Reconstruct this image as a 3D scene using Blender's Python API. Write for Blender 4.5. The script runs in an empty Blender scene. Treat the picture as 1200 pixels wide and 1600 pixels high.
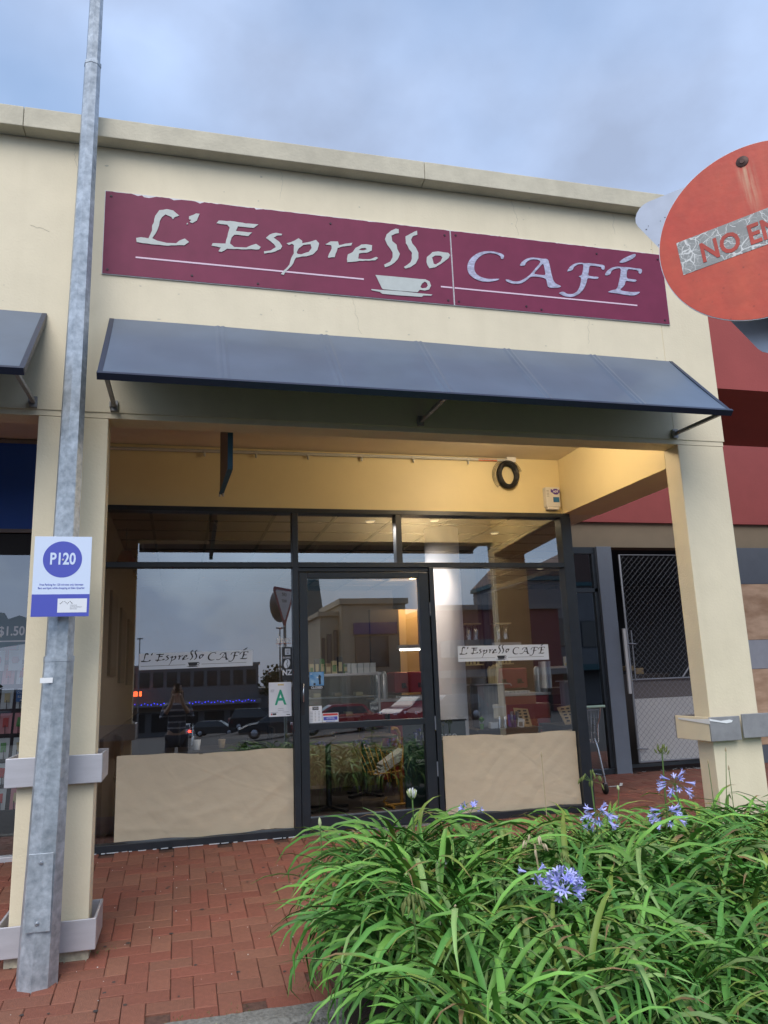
import bpy, bmesh, math, random
from mathutils import Vector, Matrix, Euler
from mathutils.geometry import tessellate_polygon
from math import sin, cos, pi, radians
random.seed(7)
scn = bpy.context.scene
COL = scn.collection

# ------------------------------------------------------------------ camera
cam_data = bpy.data.cameras.new('camera'); cam = bpy.data.objects.new('camera', cam_data); COL.objects.link(cam)
YAW, PITCH, ROLL = radians(14.918), radians(12.019), radians(-2.105)
fwd = Vector((sin(YAW)*cos(PITCH), cos(YAW)*cos(PITCH), sin(PITCH)))
r0 = Vector((cos(YAW), -sin(YAW), 0)); u0 = r0.cross(fwd)
rr = r0*cos(ROLL) + u0*sin(ROLL); uu = u0*cos(ROLL) - r0*sin(ROLL)
CAM = Vector((0, -4.775, 1.40))
m = Matrix((rr, uu, -fwd)).transposed().to_4x4(); m.translation = CAM
cam.matrix_world = m
cam_data.sensor_fit = 'HORIZONTAL'; cam_data.sensor_width = 36; cam_data.lens = 36*1213.2/1200
cam_data.clip_start = 0.02; cam_data.clip_end = 2000
scn.camera = cam

# ------------------------------------------------------------------ world
SUN_EL, SUN_AZ = radians(48), radians(200)      # azimuth: the soft light comes from behind the camera
w = bpy.data.worlds.new('World'); scn.world = w; w.use_nodes = True
nt = w.node_tree; N = nt.nodes; L = nt.links
for n in list(N): N.remove(n)
out = N.new('ShaderNodeOutputWorld'); bg = N.new('ShaderNodeBackground'); L.new(bg.outputs[0], out.inputs[0])
sky = N.new('ShaderNodeTexSky'); sky.sky_type = 'NISHITA'; sky.sun_disc = False
sky.sun_elevation = SUN_EL; sky.sun_rotation = radians(200); sky.air_density = 1.1; sky.dust_density = .6
tc = N.new('ShaderNodeTexCoord')
mp = N.new('ShaderNodeMapping'); mp.inputs['Scale'].default_value = (1.0, 1.0, 1.35); mp.inputs['Location'].default_value = (.9, 4.1, 2.2)
L.new(tc.outputs['Generated'], mp.inputs[0])
nz = N.new('ShaderNodeTexNoise'); nz.inputs['Scale'].default_value = 1.55; nz.inputs['Detail'].default_value = 5; nz.inputs['Roughness'].default_value = .48
L.new(mp.outputs[0], nz.inputs['Vector'])
nz2 = N.new('ShaderNodeTexNoise'); nz2.inputs['Scale'].default_value = 3.6; nz2.inputs['Detail'].default_value = 6; nz2.inputs['Roughness'].default_value = .5
L.new(mp.outputs[0], nz2.inputs['Vector'])
cr = N.new('ShaderNodeValToRGB'); cr.color_ramp.elements[0].position = .38; cr.color_ramp.elements[0].color = (0.12, .12, .12, 1)
cr.color_ramp.elements[1].position = .56; cr.color_ramp.elements[1].color = (.95, .95, .95, 1)
L.new(nz.outputs[0], cr.inputs[0])
cc = N.new('ShaderNodeValToRGB')                                # cloud tones: blue grey to pale lavender grey
cc.color_ramp.elements[0].position = .36; cc.color_ramp.elements[0].color = (1.85, 2.25, 3.15, 1)
cc.color_ramp.elements[1].position = .66; cc.color_ramp.elements[1].color = (2.65, 3.4, 4.9, 1)
L.new(nz2.outputs[0], cc.inputs[0])
tint = N.new('ShaderNodeMix'); tint.data_type = 'RGBA'; tint.blend_type = 'MULTIPLY'; tint.inputs[0].default_value = 1
L.new(sky.outputs[0], tint.inputs[6]); tint.inputs[7].default_value = (1.5, 1.36, 1.24, 1)
mx = N.new('ShaderNodeMix'); mx.data_type = 'RGBA'
sx_ = N.new('ShaderNodeSeparateXYZ'); L.new(tc.outputs['Generated'], sx_.inputs[0])
hz = N.new('ShaderNodeMapRange'); hz.inputs[1].default_value = .05; hz.inputs[2].default_value = .38; hz.inputs[3].default_value = .92; hz.inputs[4].default_value = 0; hz.interpolation_type = 'SMOOTHSTEP'
L.new(sx_.outputs[2], hz.inputs[0]); mxm = N.new('ShaderNodeMath'); mxm.operation = 'MAXIMUM'; L.new(hz.outputs[0], mxm.inputs[0]); L.new(cr.outputs[0], mxm.inputs[1])
L.new(mxm.outputs[0], mx.inputs[0]); L.new(tint.outputs[2], mx.inputs[6]); L.new(cc.outputs[0], mx.inputs[7])
L.new(mx.outputs[2], bg.inputs[0]); bg.inputs[1].default_value = 0.132

sun_d = bpy.data.lights.new('sun', 'SUN'); sun = bpy.data.objects.new('sun', sun_d); COL.objects.link(sun)
sun_d.energy = 1.5; sun_d.angle = radians(48); sun_d.color = (1.0, .95, .87)
sd = Vector((sin(SUN_AZ)*cos(SUN_EL), cos(SUN_AZ)*cos(SUN_EL), sin(SUN_EL)))
sun.rotation_euler = (-sd).to_track_quat('-Z', 'Y').to_euler(); sun.location = (0, -10, 20)

scn.view_settings.view_transform = 'Standard'; scn.view_settings.look = 'None'
scn.view_settings.gamma = 1; scn.view_settings.use_curve_mapping = False
scn.view_settings.exposure = 0.75
scn.render.engine = 'CYCLES'
scn.cycles.max_bounces = 8; scn.cycles.transparent_max_bounces = 12; scn.cycles.caustics_reflective = False; scn.cycles.caustics_refractive = False

# ------------------------------------------------------------------ helpers
class MB:
    """collects simple solids; build() links them as one mesh object"""
    def __init__(s): s.v = []; s.f = []; s.sm = []
    def add(s, vs, fs, smooth=False):
        o = len(s.v); s.v += [tuple(v) for v in vs]
        for f in fs: s.f.append(tuple(i+o for i in f)); s.sm.append(smooth)
        return s
    def box(s, x0, x1, y0, y1, z0, z1):
        vs = [(x, y, z) for z in (z0, z1) for y in (y0, y1) for x in (x0, x1)]
        return s.add(vs, [(0,2,3,1),(4,5,7,6),(0,1,5,4),(2,6,7,3),(0,4,6,2),(1,3,7,5)])
    def bbox(s, x0, x1, y0, y1, z0, z1, b=.004):
        """box with chamfered edges"""
        bm = bmesh.new(); bmesh.ops.create_cube(bm, size=1)
        for v in bm.verts: v.co = Vector(((x0+x1)/2+v.co.x*(x1-x0), (y0+y1)/2+v.co.y*(y1-y0), (z0+z1)/2+v.co.z*(z1-z0)))
        bmesh.ops.bevel(bm, geom=list(bm.edges), offset=b, segments=2, affect='EDGES', profile=.6)
        return s.frombm(bm)
    def frombm(s, bm, smooth=False):
        bm.verts.index_update()
        s.add([v.co[:] for v in bm.verts], [tuple(v.index for v in f.verts) for f in bm.faces], smooth); bm.free(); return s
    def beam(s, a, b, w, h=None, up=(0,0,1)):
        a = Vector(a); b = Vector(b); h = h or w; d = (b-a).normalized(); up = Vector(up)
        if abs(d.dot(up)) > .98: up = Vector((0,1,0))
        x = d.cross(up).normalized(); z = x.cross(d)
        vs = [p + x*w/2*i + z*h/2*j for p in (a, b) for i, j in ((-1,-1),(1,-1),(1,1),(-1,1))]
        return s.add(vs, [(3,2,1,0),(4,5,6,7),(0,1,5,4),(1,2,6,5),(2,3,7,6),(3,0,4,7)])
    def tube(s, path, r, n=8, cap=True, smooth=True):
        P = [Vector(p) for p in path]; R = r if isinstance(r, (list, tuple)) else [r]*len(P)
        o = []; up = None
        for i, p in enumerate(P):
            d = (P[min(i+1, len(P)-1)] - P[max(i-1, 0)]).normalized()
            if up is None: up = Vector((0,0,1)) if abs(d.z) < .9 else Vector((0,1,0))
            x = d.cross(up).normalized(); z = x.cross(d).normalized(); up = z
            o += [p + (x*cos(2*pi*k/n) + z*sin(2*pi*k/n))*R[i] for k in range(n)]
        fs = [(i*n+k, (i+1)*n+k, (i+1)*n+(k+1)%n, i*n+(k+1)%n) for i in range(len(P)-1) for k in range(n)]
        fs = [tuple(reversed(f)) for f in fs]
        s.add(o, fs, smooth)
        if cap:
            s.add(o[:n], [tuple(range(n))]); s.add(o[-n:], [tuple(reversed(range(n)))])
        return s
    def lathe(s, c, prof, n=16, smooth=True):
        """profile (radius, z) turned about the vertical through c"""
        c = Vector(c); o = [c + Vector((r*cos(2*pi*k/n), r*sin(2*pi*k/n), z)) for r, z in prof for k in range(n)]
        s.add(o, [(i*n+k, i*n+(k+1)%n, (i+1)*n+(k+1)%n, (i+1)*n+k) for i in range(len(prof)-1) for k in range(n)], smooth)
        s.add(o[:n], [tuple(reversed(range(n)))]); s.add(o[-n:], [tuple(range(n))])
        return s
    def poly(s, loops, fn, thick=None):
        """flat outline with holes; fn(u, v, depth) -> 3D; thick gives it depth"""
        tri = tessellate_polygon([[Vector((u, v, 0)) for u, v in lp] for lp in loops])
        flat = [p for lp in loops for p in lp]
        def orient(t):
            a, b, c = [flat[i] for i in t]
            return t if (b[0]-a[0])*(c[1]-a[1])-(b[1]-a[1])*(c[0]-a[0]) > 0 else tuple(reversed(t))
        tri = [orient(tuple(t)) for t in tri]
        s.add([fn(u, v, 0) for u, v in flat], tri)
        if thick:
            s.add([fn(u, v, thick) for u, v in flat], [tuple(reversed(t)) for t in tri])
            for lp in loops:
                n = len(lp); s.add([fn(u, v, 0) for u, v in lp]+[fn(u, v, thick) for u, v in lp], [(k, n+k, n+(k+1)%n, (k+1)%n) for k in range(n)])
        return s
    def mesh(s, name):
        me = bpy.data.meshes.new(name); me.from_pydata(s.v, [], s.f); me.update()
        me.polygons.foreach_set('use_smooth', s.sm); return me

def link(name, me, mt=None, parent=None):
    o = bpy.data.objects.new(name, me); COL.objects.link(o)
    if mt and me and not me.materials: me.materials.append(mt)
    if parent:
        o.parent = parent
    return o
def origin(o):
    p = Vector((0,0,0))
    while o: p += o.location; o = o.parent
    return p
def part(name, mb, mt, parent, local=False, label=None, stuff=False):
    """a part; its mesh is in world coordinates unless local"""
    o = link(name, mb if isinstance(mb, bpy.types.Mesh) else mb.mesh(name), mt, parent)
    if not local and parent: o.location = -origin(parent)
    if label: o['label'] = label
    if stuff: o['kind'] = 'stuff'
    return o
def thing(name, label, cat, loc=(0,0,0), rot=(0,0,0), group=None):
    o = bpy.data.objects.new(name, None); COL.objects.link(o); o.location = loc; o.rotation_euler = rot; o.empty_display_size = .1
    o['label'] = label; o['category'] = cat
    if group: o['group'] = group
    return o
def solo(name, mb, mt, label, cat, group=None):
    o = link(name, mb if isinstance(mb, bpy.types.Mesh) else mb.mesh(name), mt); o['label'] = label; o['category'] = cat
    if group: o['group'] = group
    return o
def struct(name, mb, mt):
    o = link(name, mb if isinstance(mb, bpy.types.Mesh) else mb.mesh(name), mt); o['kind'] = 'structure'; return o
def dup(root, loc, rotz=0, label=None, scale=None):
    def cp(o, par):
        c = o.copy(); COL.objects.link(c); c.parent = par
        for ch in o.children: cp(ch, c)
        return c
    c = cp(root, None); c.location = loc; c.rotation_euler = (0, 0, rotz)
    if label: c['label'] = label
    if scale: c.scale = (scale,)*3
    return c

def mat(name, col, rough=.6, metal=0, var=.0, vscale=6, bump=0, bscale=120, col2=None, spec=.5, stretch=None, emit=None, estr=1, coat=0, attr=None, var2=0, v2scale=1.2, detail=6, trans=0, bdist=.01):
    m = bpy.data.materials.new(name); m.use_nodes = True; t = m.node_tree; b = t.nodes['Principled BSDF']
    b.inputs['Base Color'].default_value = (*col, 1); b.inputs['Roughness'].default_value = rough; b.inputs['Metallic'].default_value = metal
    b.inputs['Specular IOR Level'].default_value = spec; b.inputs['Coat Weight'].default_value = coat
    c = t.nodes.new('ShaderNodeTexCoord'); mp = t.nodes.new('ShaderNodeMapping'); t.links.new(c.outputs['Object'], mp.inputs[0])
    if stretch: mp.inputs['Scale'].default_value = stretch
    src = None
    if attr:
        a = t.nodes.new('ShaderNodeAttribute'); a.attribute_name = attr; src = a.outputs['Color']
    if var or col2:
        n = t.nodes.new('ShaderNodeTexNoise'); n.inputs['Scale'].default_value = vscale; n.inputs['Detail'].default_value = detail; n.inputs['Roughness'].default_value = .6
        t.links.new(mp.outputs[0], n.inputs['Vector'])
        r = t.nodes.new('ShaderNodeValToRGB'); r.color_ramp.elements[0].position = .32; r.color_ramp.elements[1].position = .68
        if col2: r.color_ramp.elements[0].color = (*col, 1); r.color_ramp.elements[1].color = (*col2, 1)
        else:
            r.color_ramp.elements[0].color = (1-var,)*3+(1,); r.color_ramp.elements[1].color = (1,)*3+(1,)
        t.links.new(n.outputs[0], r.inputs[0])
        if col2 and not src: src = r.outputs[0]
        else:
            x = t.nodes.new('ShaderNodeMix'); x.data_type = 'RGBA'; x.blend_type = 'MULTIPLY'; x.inputs[0].default_value = 1
            if src: t.links.new(src, x.inputs[6])
            else: x.inputs[6].default_value = (*col, 1)
            t.links.new(r.outputs[0], x.inputs[7]); src = x.outputs[2]
    if var2:
        n = t.nodes.new('ShaderNodeTexNoise'); n.inputs['Scale'].default_value = v2scale; n.inputs['Detail'].default_value = 4
        t.links.new(c.outputs['Object'], n.inputs['Vector'])
        r = t.nodes.new('ShaderNodeValToRGB'); r.color_ramp.elements[0].position = .3; r.color_ramp.elements[1].position = .7
        r.color_ramp.elements[0].color = (1-var2,)*3+(1,); r.color_ramp.elements[1].color = (1,)*3+(1,); t.links.new(n.outputs[0], r.inputs[0])
        x = t.nodes.new('ShaderNodeMix'); x.data_type = 'RGBA'; x.blend_type = 'MULTIPLY'; x.inputs[0].default_value = 1
        if src: t.links.new(src, x.inputs[6])
        else: x.inputs[6].default_value = (*col, 1)
        t.links.new(r.outputs[0], x.inputs[7]); src = x.outputs[2]
    if src: t.links.new(src, b.inputs['Base Color'])
    if bump:
        n = t.nodes.new('ShaderNodeTexNoise'); n.inputs['Scale'].default_value = bscale; n.inputs['Detail'].default_value = 3
        t.links.new(mp.outputs[0], n.inputs['Vector'])
        k = t.nodes.new('ShaderNodeBump'); k.inputs['Strength'].default_value = bump; k.inputs['Distance'].default_value = bdist
        t.links.new(n.outputs[0], k.inputs['Height']); t.links.new(k.outputs[0], b.inputs['Normal'])
    if emit: b.inputs['Emission Color'].default_value = (*emit, 1); b.inputs['Emission Strength'].default_value = estr
    if trans: b.inputs['Transmission Weight'].default_value = trans
    return m

def glass_mat(name, tint_, refl, ior=1.5):
    m = bpy.data.materials.new(name); m.use_nodes = True; t = m.node_tree; t.nodes.clear()
    o = t.nodes.new('ShaderNodeOutputMaterial'); mx = t.nodes.new('ShaderNodeMixShader')
    tr = t.nodes.new('ShaderNodeBsdfTransparent'); tr.inputs[0].default_value = (*tint_, 1)
    gl = t.nodes.new('ShaderNodeBsdfGlossy'); gl.inputs['Roughness'].default_value = 0.0; gl.inputs['Color'].default_value = (.95, .98, 1, 1)
    fr = t.nodes.new('ShaderNodeFresnel'); fr.inputs[0].default_value = ior
    ma = t.nodes.new('ShaderNodeMath'); ma.operation = 'MULTIPLY_ADD'; ma.inputs[1].default_value = 1-refl; ma.inputs[2].default_value = refl
    t.links.new(fr.outputs[0], ma.inputs[0]); t.links.new(ma.outputs[0], mx.inputs[0])
    t.links.new(tr.outputs[0], mx.inputs[1]); t.links.new(gl.outputs[0], mx.inputs[2]); t.links.new(mx.outputs[0], o.inputs[0])
    return m

M = dict(
 cream=mat('cream_paint', (.81,.72,.525), .62, var=.09, vscale=3, bump=.22, bscale=70, var2=.07, v2scale=.8, bdist=.006),
 cream_cap=mat('cream_cap', (.66,.61,.47), .65, var=.22, vscale=5, bump=.2, bscale=60, var2=.12, v2scale=1.5),
 cream_in=mat('cream_gloss', (.79,.66,.38), .5, var=.05, vscale=3, bump=.05, bscale=60),
 soffit=mat('soffit_paint', (.76,.68,.55), .6, var=.06),
 plinth=mat('chipped_plinth', (.62,.58,.44), .8, var=.45, vscale=22, bump=.4, bscale=50),
 galv=mat('galvanised_steel', (.34,.39,.44), .42, metal=.4, col2=(.58,.64,.70), vscale=26, bump=.12, bscale=40, var2=.28, v2scale=7, detail=3),
 alu=mat('aluminium_guard', (.56,.56,.60), .42, metal=.35, var=.12, vscale=5, stretch=(1,1,6), bump=.05, bscale=60),
 alu_dark=mat('weathered_guard', (.36,.36,.37), .5, metal=.35, var=.25, vscale=9),
 frame=mat('charcoal_frame', (.022,.028,.036), .35, var=.25, vscale=8, spec=.5),
 awning=mat('blue_awning_sheet', (.10,.140,.205), .36, var=.14, vscale=1.2, spec=.6, coat=.12, var2=.15, v2scale=3.5, bump=.04, bscale=3, bdist=.05),
 awning_edge=mat('awning_frame_paint', (.02,.03,.06), .4),
 maroon=mat('maroon_sign_film', (.215,.029,.078), .55, spec=.3, var=.16, vscale=2.2, var2=.12, v2scale=9, bump=.03, bscale=30),
 sign_back=mat('sign_backing', (.72,.72,.76), .6, var=.2, vscale=30),
 letter=mat('pale_grey_lettering', (.52,.56,.54), .6, var=.1, vscale=20),
 letter2=mat('lavender_lettering', (.56,.56,.72), .4, metal=.25, var=.5, vscale=30, stretch=(1,1,2.5), col2=None),  # streaky tone in the colour stands in for silvery highlights
 pinkline=mat('pink_line', (.72,.55,.66), .6),
 screw=mat('dark_screw', (.05,.03,.04), .5, metal=.5),
 paver=mat('red_clay_paver', (.30,.096,.056), .8, attr='tone', var=.20, vscale=34, bump=.5, bscale=130, var2=.22, v2scale=1.6),
 mortar=mat('joint_sand', (.15,.08,.06), .95, var=.5, vscale=40, bump=.6, bscale=200),
 concrete=mat('kerb_concrete', (.27,.27,.25), .9, var=.5, vscale=45, bump=.8, bscale=90),
 asphalt=mat('asphalt', (.05,.05,.052), .85, var=.3, vscale=60, bump=.6, bscale=250),
 soil=mat('dark_soil', (.035,.024,.015), .95, var=.4, vscale=30, bump=.8, bscale=60),
 kraft=mat('brown_kraft_paper', (.57,.485,.345), .75, var=.06, vscale=6, bump=.16, bscale=10, bdist=.014, stretch=(1,1,2.2)),
 white=mat('white_print', (.74,.77,.82), .5),
 vinyl=mat('white_vinyl', (.66,.70,.74), .45),
 blackprint=mat('black_print', (.02,.02,.022), .5),
 sblue=mat('sign_blue', (.065,.085,.46), .45),
 swhite=mat('sign_white', (.62,.72,.90), .4),
 red=mat('faded_sign_red', (.56,.058,.028), .38, var=.26, vscale=6, var2=.22, v2scale=9, bump=.05, bscale=60),
 refl_grey=mat('cracked_reflective_band', (.30,.31,.30), .5, var=.15, vscale=20),
 crack=mat('crack_white', (.75,.75,.72), .7),
 rust=mat('rust_stain', (.50,.26,.13), .7, var=.4, vscale=30),
 rustbolt=mat('rusty_bolt', (.11,.06,.05), .6, metal=.4, var=.4, vscale=60),
 signback=mat('sign_back_aluminium', (.56,.60,.68), .45, metal=.3, var=.12, vscale=4, var2=.1, v2scale=20),
 dark_smear=mat('dark_smear', (.05,.05,.055), .7),
 redwall=mat('faded_red_wall', (.37,.075,.068), .75, var=.1, vscale=2, bump=.15, bscale=50, var2=.1),
 maroonwall=mat('maroon_wall', (.29,.062,.058), .7, var=.08, bump=.1, bscale=50),
 taupe=mat('taupe_lintel', (.21,.165,.11), .7, var=.08),
 greyp=mat('grey_blue_pillar', (.155,.18,.22), .6, var=.1, vscale=4, bump=.1, bscale=60),
 greyband=mat('grey_board_paint', (.36,.38,.42), .7, var=.12, vscale=9),
 darkpanel=mat('dark_grey_panel', (.10,.115,.14), .6, var=.1),
 ply=mat('plywood', (.62,.43,.29), .75, col2=(.36,.22,.13), vscale=2.2, stretch=(1.2,1,3.5), bump=.1, bscale=30, detail=9),
 lightpanel=mat('light_grey_board', (.50,.50,.50), .7, var=.1, vscale=3),
 brownpanel=mat('brown_grey_board', (.13,.115,.115), .7),
 black=mat('black_matte', (.012,.012,.014), .6),
 chrome=mat('chrome_wire', (.55,.57,.6), .25, metal=.9),
 wire=mat('galvanised_wire', (.20,.21,.23), .5, metal=.4),
 steel=mat('brushed_steel', (.62,.65,.68), .36, metal=.45, stretch=(14,14,.4), var=.45, vscale=2.5),
 plastic_green=mat('pale_green_plastic', (.30,.42,.34), .45),
 rubber=mat('rubber', (.015,.015,.016), .8),
 pipe=mat('grey_conduit', (.50,.49,.45), .5),
 cable=mat('black_cable', (.012,.012,.013), .45),
 orange=mat('orange_label', (.5,.12,.04), .6),
 box_white=mat('white_alarm_box', (.70,.68,.66), .45),
 lcd=mat('blue_screen', (.02,.14,.35), .3), purple=mat('purple_badge', (.10,.05,.32), .5),
 teal=mat('dark_teal_edge', (.012,.075,.12), .5),
 brownface=mat('brown_sign_face', (.17,.12,.085), .6, var=.1),
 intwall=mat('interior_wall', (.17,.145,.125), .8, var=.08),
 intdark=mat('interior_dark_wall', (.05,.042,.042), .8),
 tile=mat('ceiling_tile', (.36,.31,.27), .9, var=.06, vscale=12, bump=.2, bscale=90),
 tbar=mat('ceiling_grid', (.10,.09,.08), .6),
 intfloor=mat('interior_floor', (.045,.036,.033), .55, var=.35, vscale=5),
 column=mat('pale_render_column', (.84,.79,.77), .6, var=.05),
 terracotta=mat('terracotta_base', (.36,.13,.08), .7),
 wood_dark=mat('dark_wood', (.045,.032,.025), .45, var=.3, stretch=(1,1,8)),
 yellow=mat('yellow_paint', (.46,.23,.035), .45), paper=mat('newsprint', (.55,.53,.50), .8, var=.25, vscale=60),
 board=mat('green_black_board', (.008,.028,.026), .5), chalk=mat('chalk_white', (.62,.64,.64), .8),
 cupwhite=mat('white_crockery', (.75,.75,.74), .35), redbox=mat('dark_red_paint', (.30,.02,.03), .4),
 warmwall=mat('warm_kitchen_wall', (.78,.58,.33), .7),
 cardbrown=mat('brown_card', (.42,.30,.16), .7, var=.3, vscale=40), greenbox=mat('green_packet', (.10,.25,.06), .6),
 bluesign=mat('deep_blue_band', (.02,.11,.52), .5), greyline=mat('grey_trim', (.22,.21,.21), .6),
 cardwhite=mat('greeting_card_white', (.62,.66,.68), .6), cardgreen=mat('greeting_card_green', (.10,.34,.09), .6), cardred=mat('greeting_card_red', (.55,.05,.05), .6), cardpink=mat('greeting_card_pink', (.62,.25,.28), .6), cardyellow=mat('greeting_card_cream', (.62,.52,.28), .6),
 tagblue=mat('blue_tag', (.02,.16,.45), .5), tgreen=mat('teal_green_print', (.02,.36,.22), .5), tape=mat('white_tape', (.80,.82,.84), .5),
 lamp=mat('lit_lamp', (1,.8,.5), .5, emit=(1,.78,.48), estr=3), lampdim=mat('downlight_lens', (.8,.7,.55), .5, emit=(1,.8,.5), estr=.5), tubelamp=mat('lit_tube', (1,1,1), .5, emit=(1,.93,.8), estr=9),
 leaf=mat('strap_leaf', (.08,.16,.03), .5, attr='tone', spec=.35, var=.14, vscale=9),
 stem=mat('green_stem', (.09,.16,.04), .6), petal=mat('blue_violet_petal', (.34,.36,.80), .55, attr='tone'), bud=mat('pale_green_bud', (.42,.48,.25), .6), pod=mat('olive_seed_pod', (.16,.20,.05), .7, var=.4, vscale=40), drystem=mat('dry_tan_stem', (.42,.33,.20), .8), whitebud=mat('white_bud', (.62,.63,.66), .5), podtan=mat('dry_tan_pod', (.55,.45,.30), .8),
 glass=glass_mat('window_glass', (.96,.98,.98), .25), sideglass=glass_mat('side_window_glass', (.88,.91,.92), .05), farglass=mat('far_dark_glass', (.02,.025,.03), .12, spec=.8),
)
# weathering: faint rain streaks on the painted render
for k_ in ('cream', 'cream_cap'):
    t = M[k_].node_tree; b_ = t.nodes['Principled BSDF']; src = b_.inputs['Base Color'].links[0].from_socket
    c = t.nodes.new('ShaderNodeTexCoord'); mp_ = t.nodes.new('ShaderNodeMapping'); mp_.inputs['Scale'].default_value = (3.2, 3.2, .22); t.links.new(c.outputs['Object'], mp_.inputs[0])
    n = t.nodes.new('ShaderNodeTexNoise'); n.inputs['Scale'].default_value = 2.4; n.inputs['Detail'].default_value = 6; t.links.new(mp_.outputs[0], n.inputs['Vector'])
    r = t.nodes.new('ShaderNodeValToRGB'); r.color_ramp.elements[0].position = .30; r.color_ramp.elements[0].color = (.80,.79,.76,1); r.color_ramp.elements[1].position = .52; r.color_ramp.elements[1].color = (1,1,1,1); t.links.new(n.outputs[0], r.inputs[0])
    x = t.nodes.new('ShaderNodeMix'); x.data_type = 'RGBA'; x.blend_type = 'MULTIPLY'; x.inputs[0].default_value = .16; t.links.new(src, x.inputs[6]); t.links.new(r.outputs[0], x.inputs[7]); t.links.new(x.outputs[2], b_.inputs['Base Color'])
# sign face: fading, pitting and rust run-off below the bolt
def sign_face():
    m = mat('weathered_red_face', (.55,.055,.028), .42, col2=(.58,.085,.035), vscale=5.5, var2=.18, v2scale=26, bump=.05, bscale=60); t = m.node_tree; b_ = t.nodes['Principled BSDF']; src = b_.inputs['Base Color'].links[0].from_socket
    c = t.nodes.new('ShaderNodeTexCoord'); s = t.nodes.new('ShaderNodeSeparateXYZ'); t.links.new(c.outputs['Object'], s.inputs[0])
    def math_(op, a, b=None, clamp=False):
        n = t.nodes.new('ShaderNodeMath'); n.operation = op; n.use_clamp = clamp
        for i, v in enumerate((a, b)):
            if v is None: continue
            if isinstance(v, (int, float)): n.inputs[i].default_value = v
            else: t.links.new(v, n.inputs[i])
        return n.outputs[0]
    mp_ = t.nodes.new('ShaderNodeMapping'); mp_.inputs['Scale'].default_value = (110, 1, 7); t.links.new(c.outputs['Object'], mp_.inputs[0])
    n = t.nodes.new('ShaderNodeTexNoise'); n.inputs['Scale'].default_value = 1; n.inputs['Detail'].default_value = 5; t.links.new(mp_.outputs[0], n.inputs['Vector'])
    across = math_('SUBTRACT', 1, math_('DIVIDE', math_('ABSOLUTE', math_('SUBTRACT', s.outputs[0], .008)), .026), True)
    upper = math_('MULTIPLY', math_('MULTIPLY', math_('SUBTRACT', s.outputs[2], .03), 9, True), math_('MULTIPLY', math_('SUBTRACT', .205, s.outputs[2]), 40, True), True)
    f = math_('MULTIPLY', math_('MULTIPLY', across, upper), math_('MULTIPLY', math_('SUBTRACT', n.outputs[0], .38), 4.5, True), True)
    x = t.nodes.new('ShaderNodeMix'); x.data_type = 'RGBA'; t.links.new(f, x.inputs[0]); t.links.new(src, x.inputs[6]); x.inputs[7].default_value = (.60,.36,.22,1)
    v = t.nodes.new('ShaderNodeTexVoronoi'); v.inputs['Scale'].default_value = 42; t.links.new(c.outputs['Object'], v.inputs['Vector'])
    n2 = t.nodes.new('ShaderNodeTexNoise'); n2.inputs['Scale'].default_value = 6; t.links.new(c.outputs['Object'], n2.inputs['Vector'])
    sp = math_('MULTIPLY', math_('MULTIPLY', math_('SUBTRACT', .16, v.outputs[0]), 12, True), math_('MULTIPLY', math_('SUBTRACT', n2.outputs[0], .5), 6, True), True)
    y = t.nodes.new('ShaderNodeMix'); y.data_type = 'RGBA'; t.links.new(math_('MULTIPLY', sp, .55), y.inputs[0]); t.links.new(x.outputs[2], y.inputs[6]); y.inputs[7].default_value = (.16,.03,.02,1)
    t.links.new(y.outputs[2], b_.inputs['Base Color']); return m
M['red_face'] = sign_face()
def cracked_band():
    m = mat('crazed_reflective_band', (.30,.31,.30), .5, var=.2, vscale=24); t = m.node_tree; b_ = t.nodes['Principled BSDF']; src = b_.inputs['Base Color'].links[0].from_socket
    c = t.nodes.new('ShaderNodeTexCoord'); n = t.nodes.new('ShaderNodeTexNoise'); n.inputs['Scale'].default_value = 30; t.links.new(c.outputs['Object'], n.inputs['Vector'])
    a = t.nodes.new('ShaderNodeMix'); a.data_type = 'RGBA'; a.inputs[0].default_value = .03; t.links.new(c.outputs['Object'], a.inputs[6]); t.links.new(n.outputs[1], a.inputs[7])
    src2 = src
    for sc_, th, amt in ((30, .045, .95), (64, .055, .35)):
        v = t.nodes.new('ShaderNodeTexVoronoi'); v.feature = 'DISTANCE_TO_EDGE'; v.inputs['Scale'].default_value = sc_; t.links.new(a.outputs[2], v.inputs['Vector'])
        k = t.nodes.new('ShaderNodeTexNoise'); k.inputs['Scale'].default_value = 14; t.links.new(c.outputs['Object'], k.inputs['Vector'])
        g = t.nodes.new('ShaderNodeMath'); g.operation = 'LESS_THAN'; t.links.new(v.outputs[0], g.inputs[0])
        w_ = t.nodes.new('ShaderNodeMath'); w_.operation = 'MULTIPLY_ADD'; t.links.new(k.outputs[0], w_.inputs[0]); w_.inputs[1].default_value = th*4; w_.inputs[2].default_value = -th*1.5; t.links.new(w_.outputs[0], g.inputs[1])
        h = t.nodes.new('ShaderNodeMath'); h.operation = 'MULTIPLY'; t.links.new(g.outputs[0], h.inputs[0]); h.inputs[1].default_value = amt
        x = t.nodes.new('ShaderNodeMix'); x.data_type = 'RGBA'; t.links.new(h.outputs[0], x.inputs[0]); t.links.new(src2, x.inputs[6]); x.inputs[7].default_value = (.66,.67,.65,1); src2 = x.outputs[2]
    t.links.new(src2, b_.inputs['Base Color']); return m
M['band'] = cracked_band()
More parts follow.
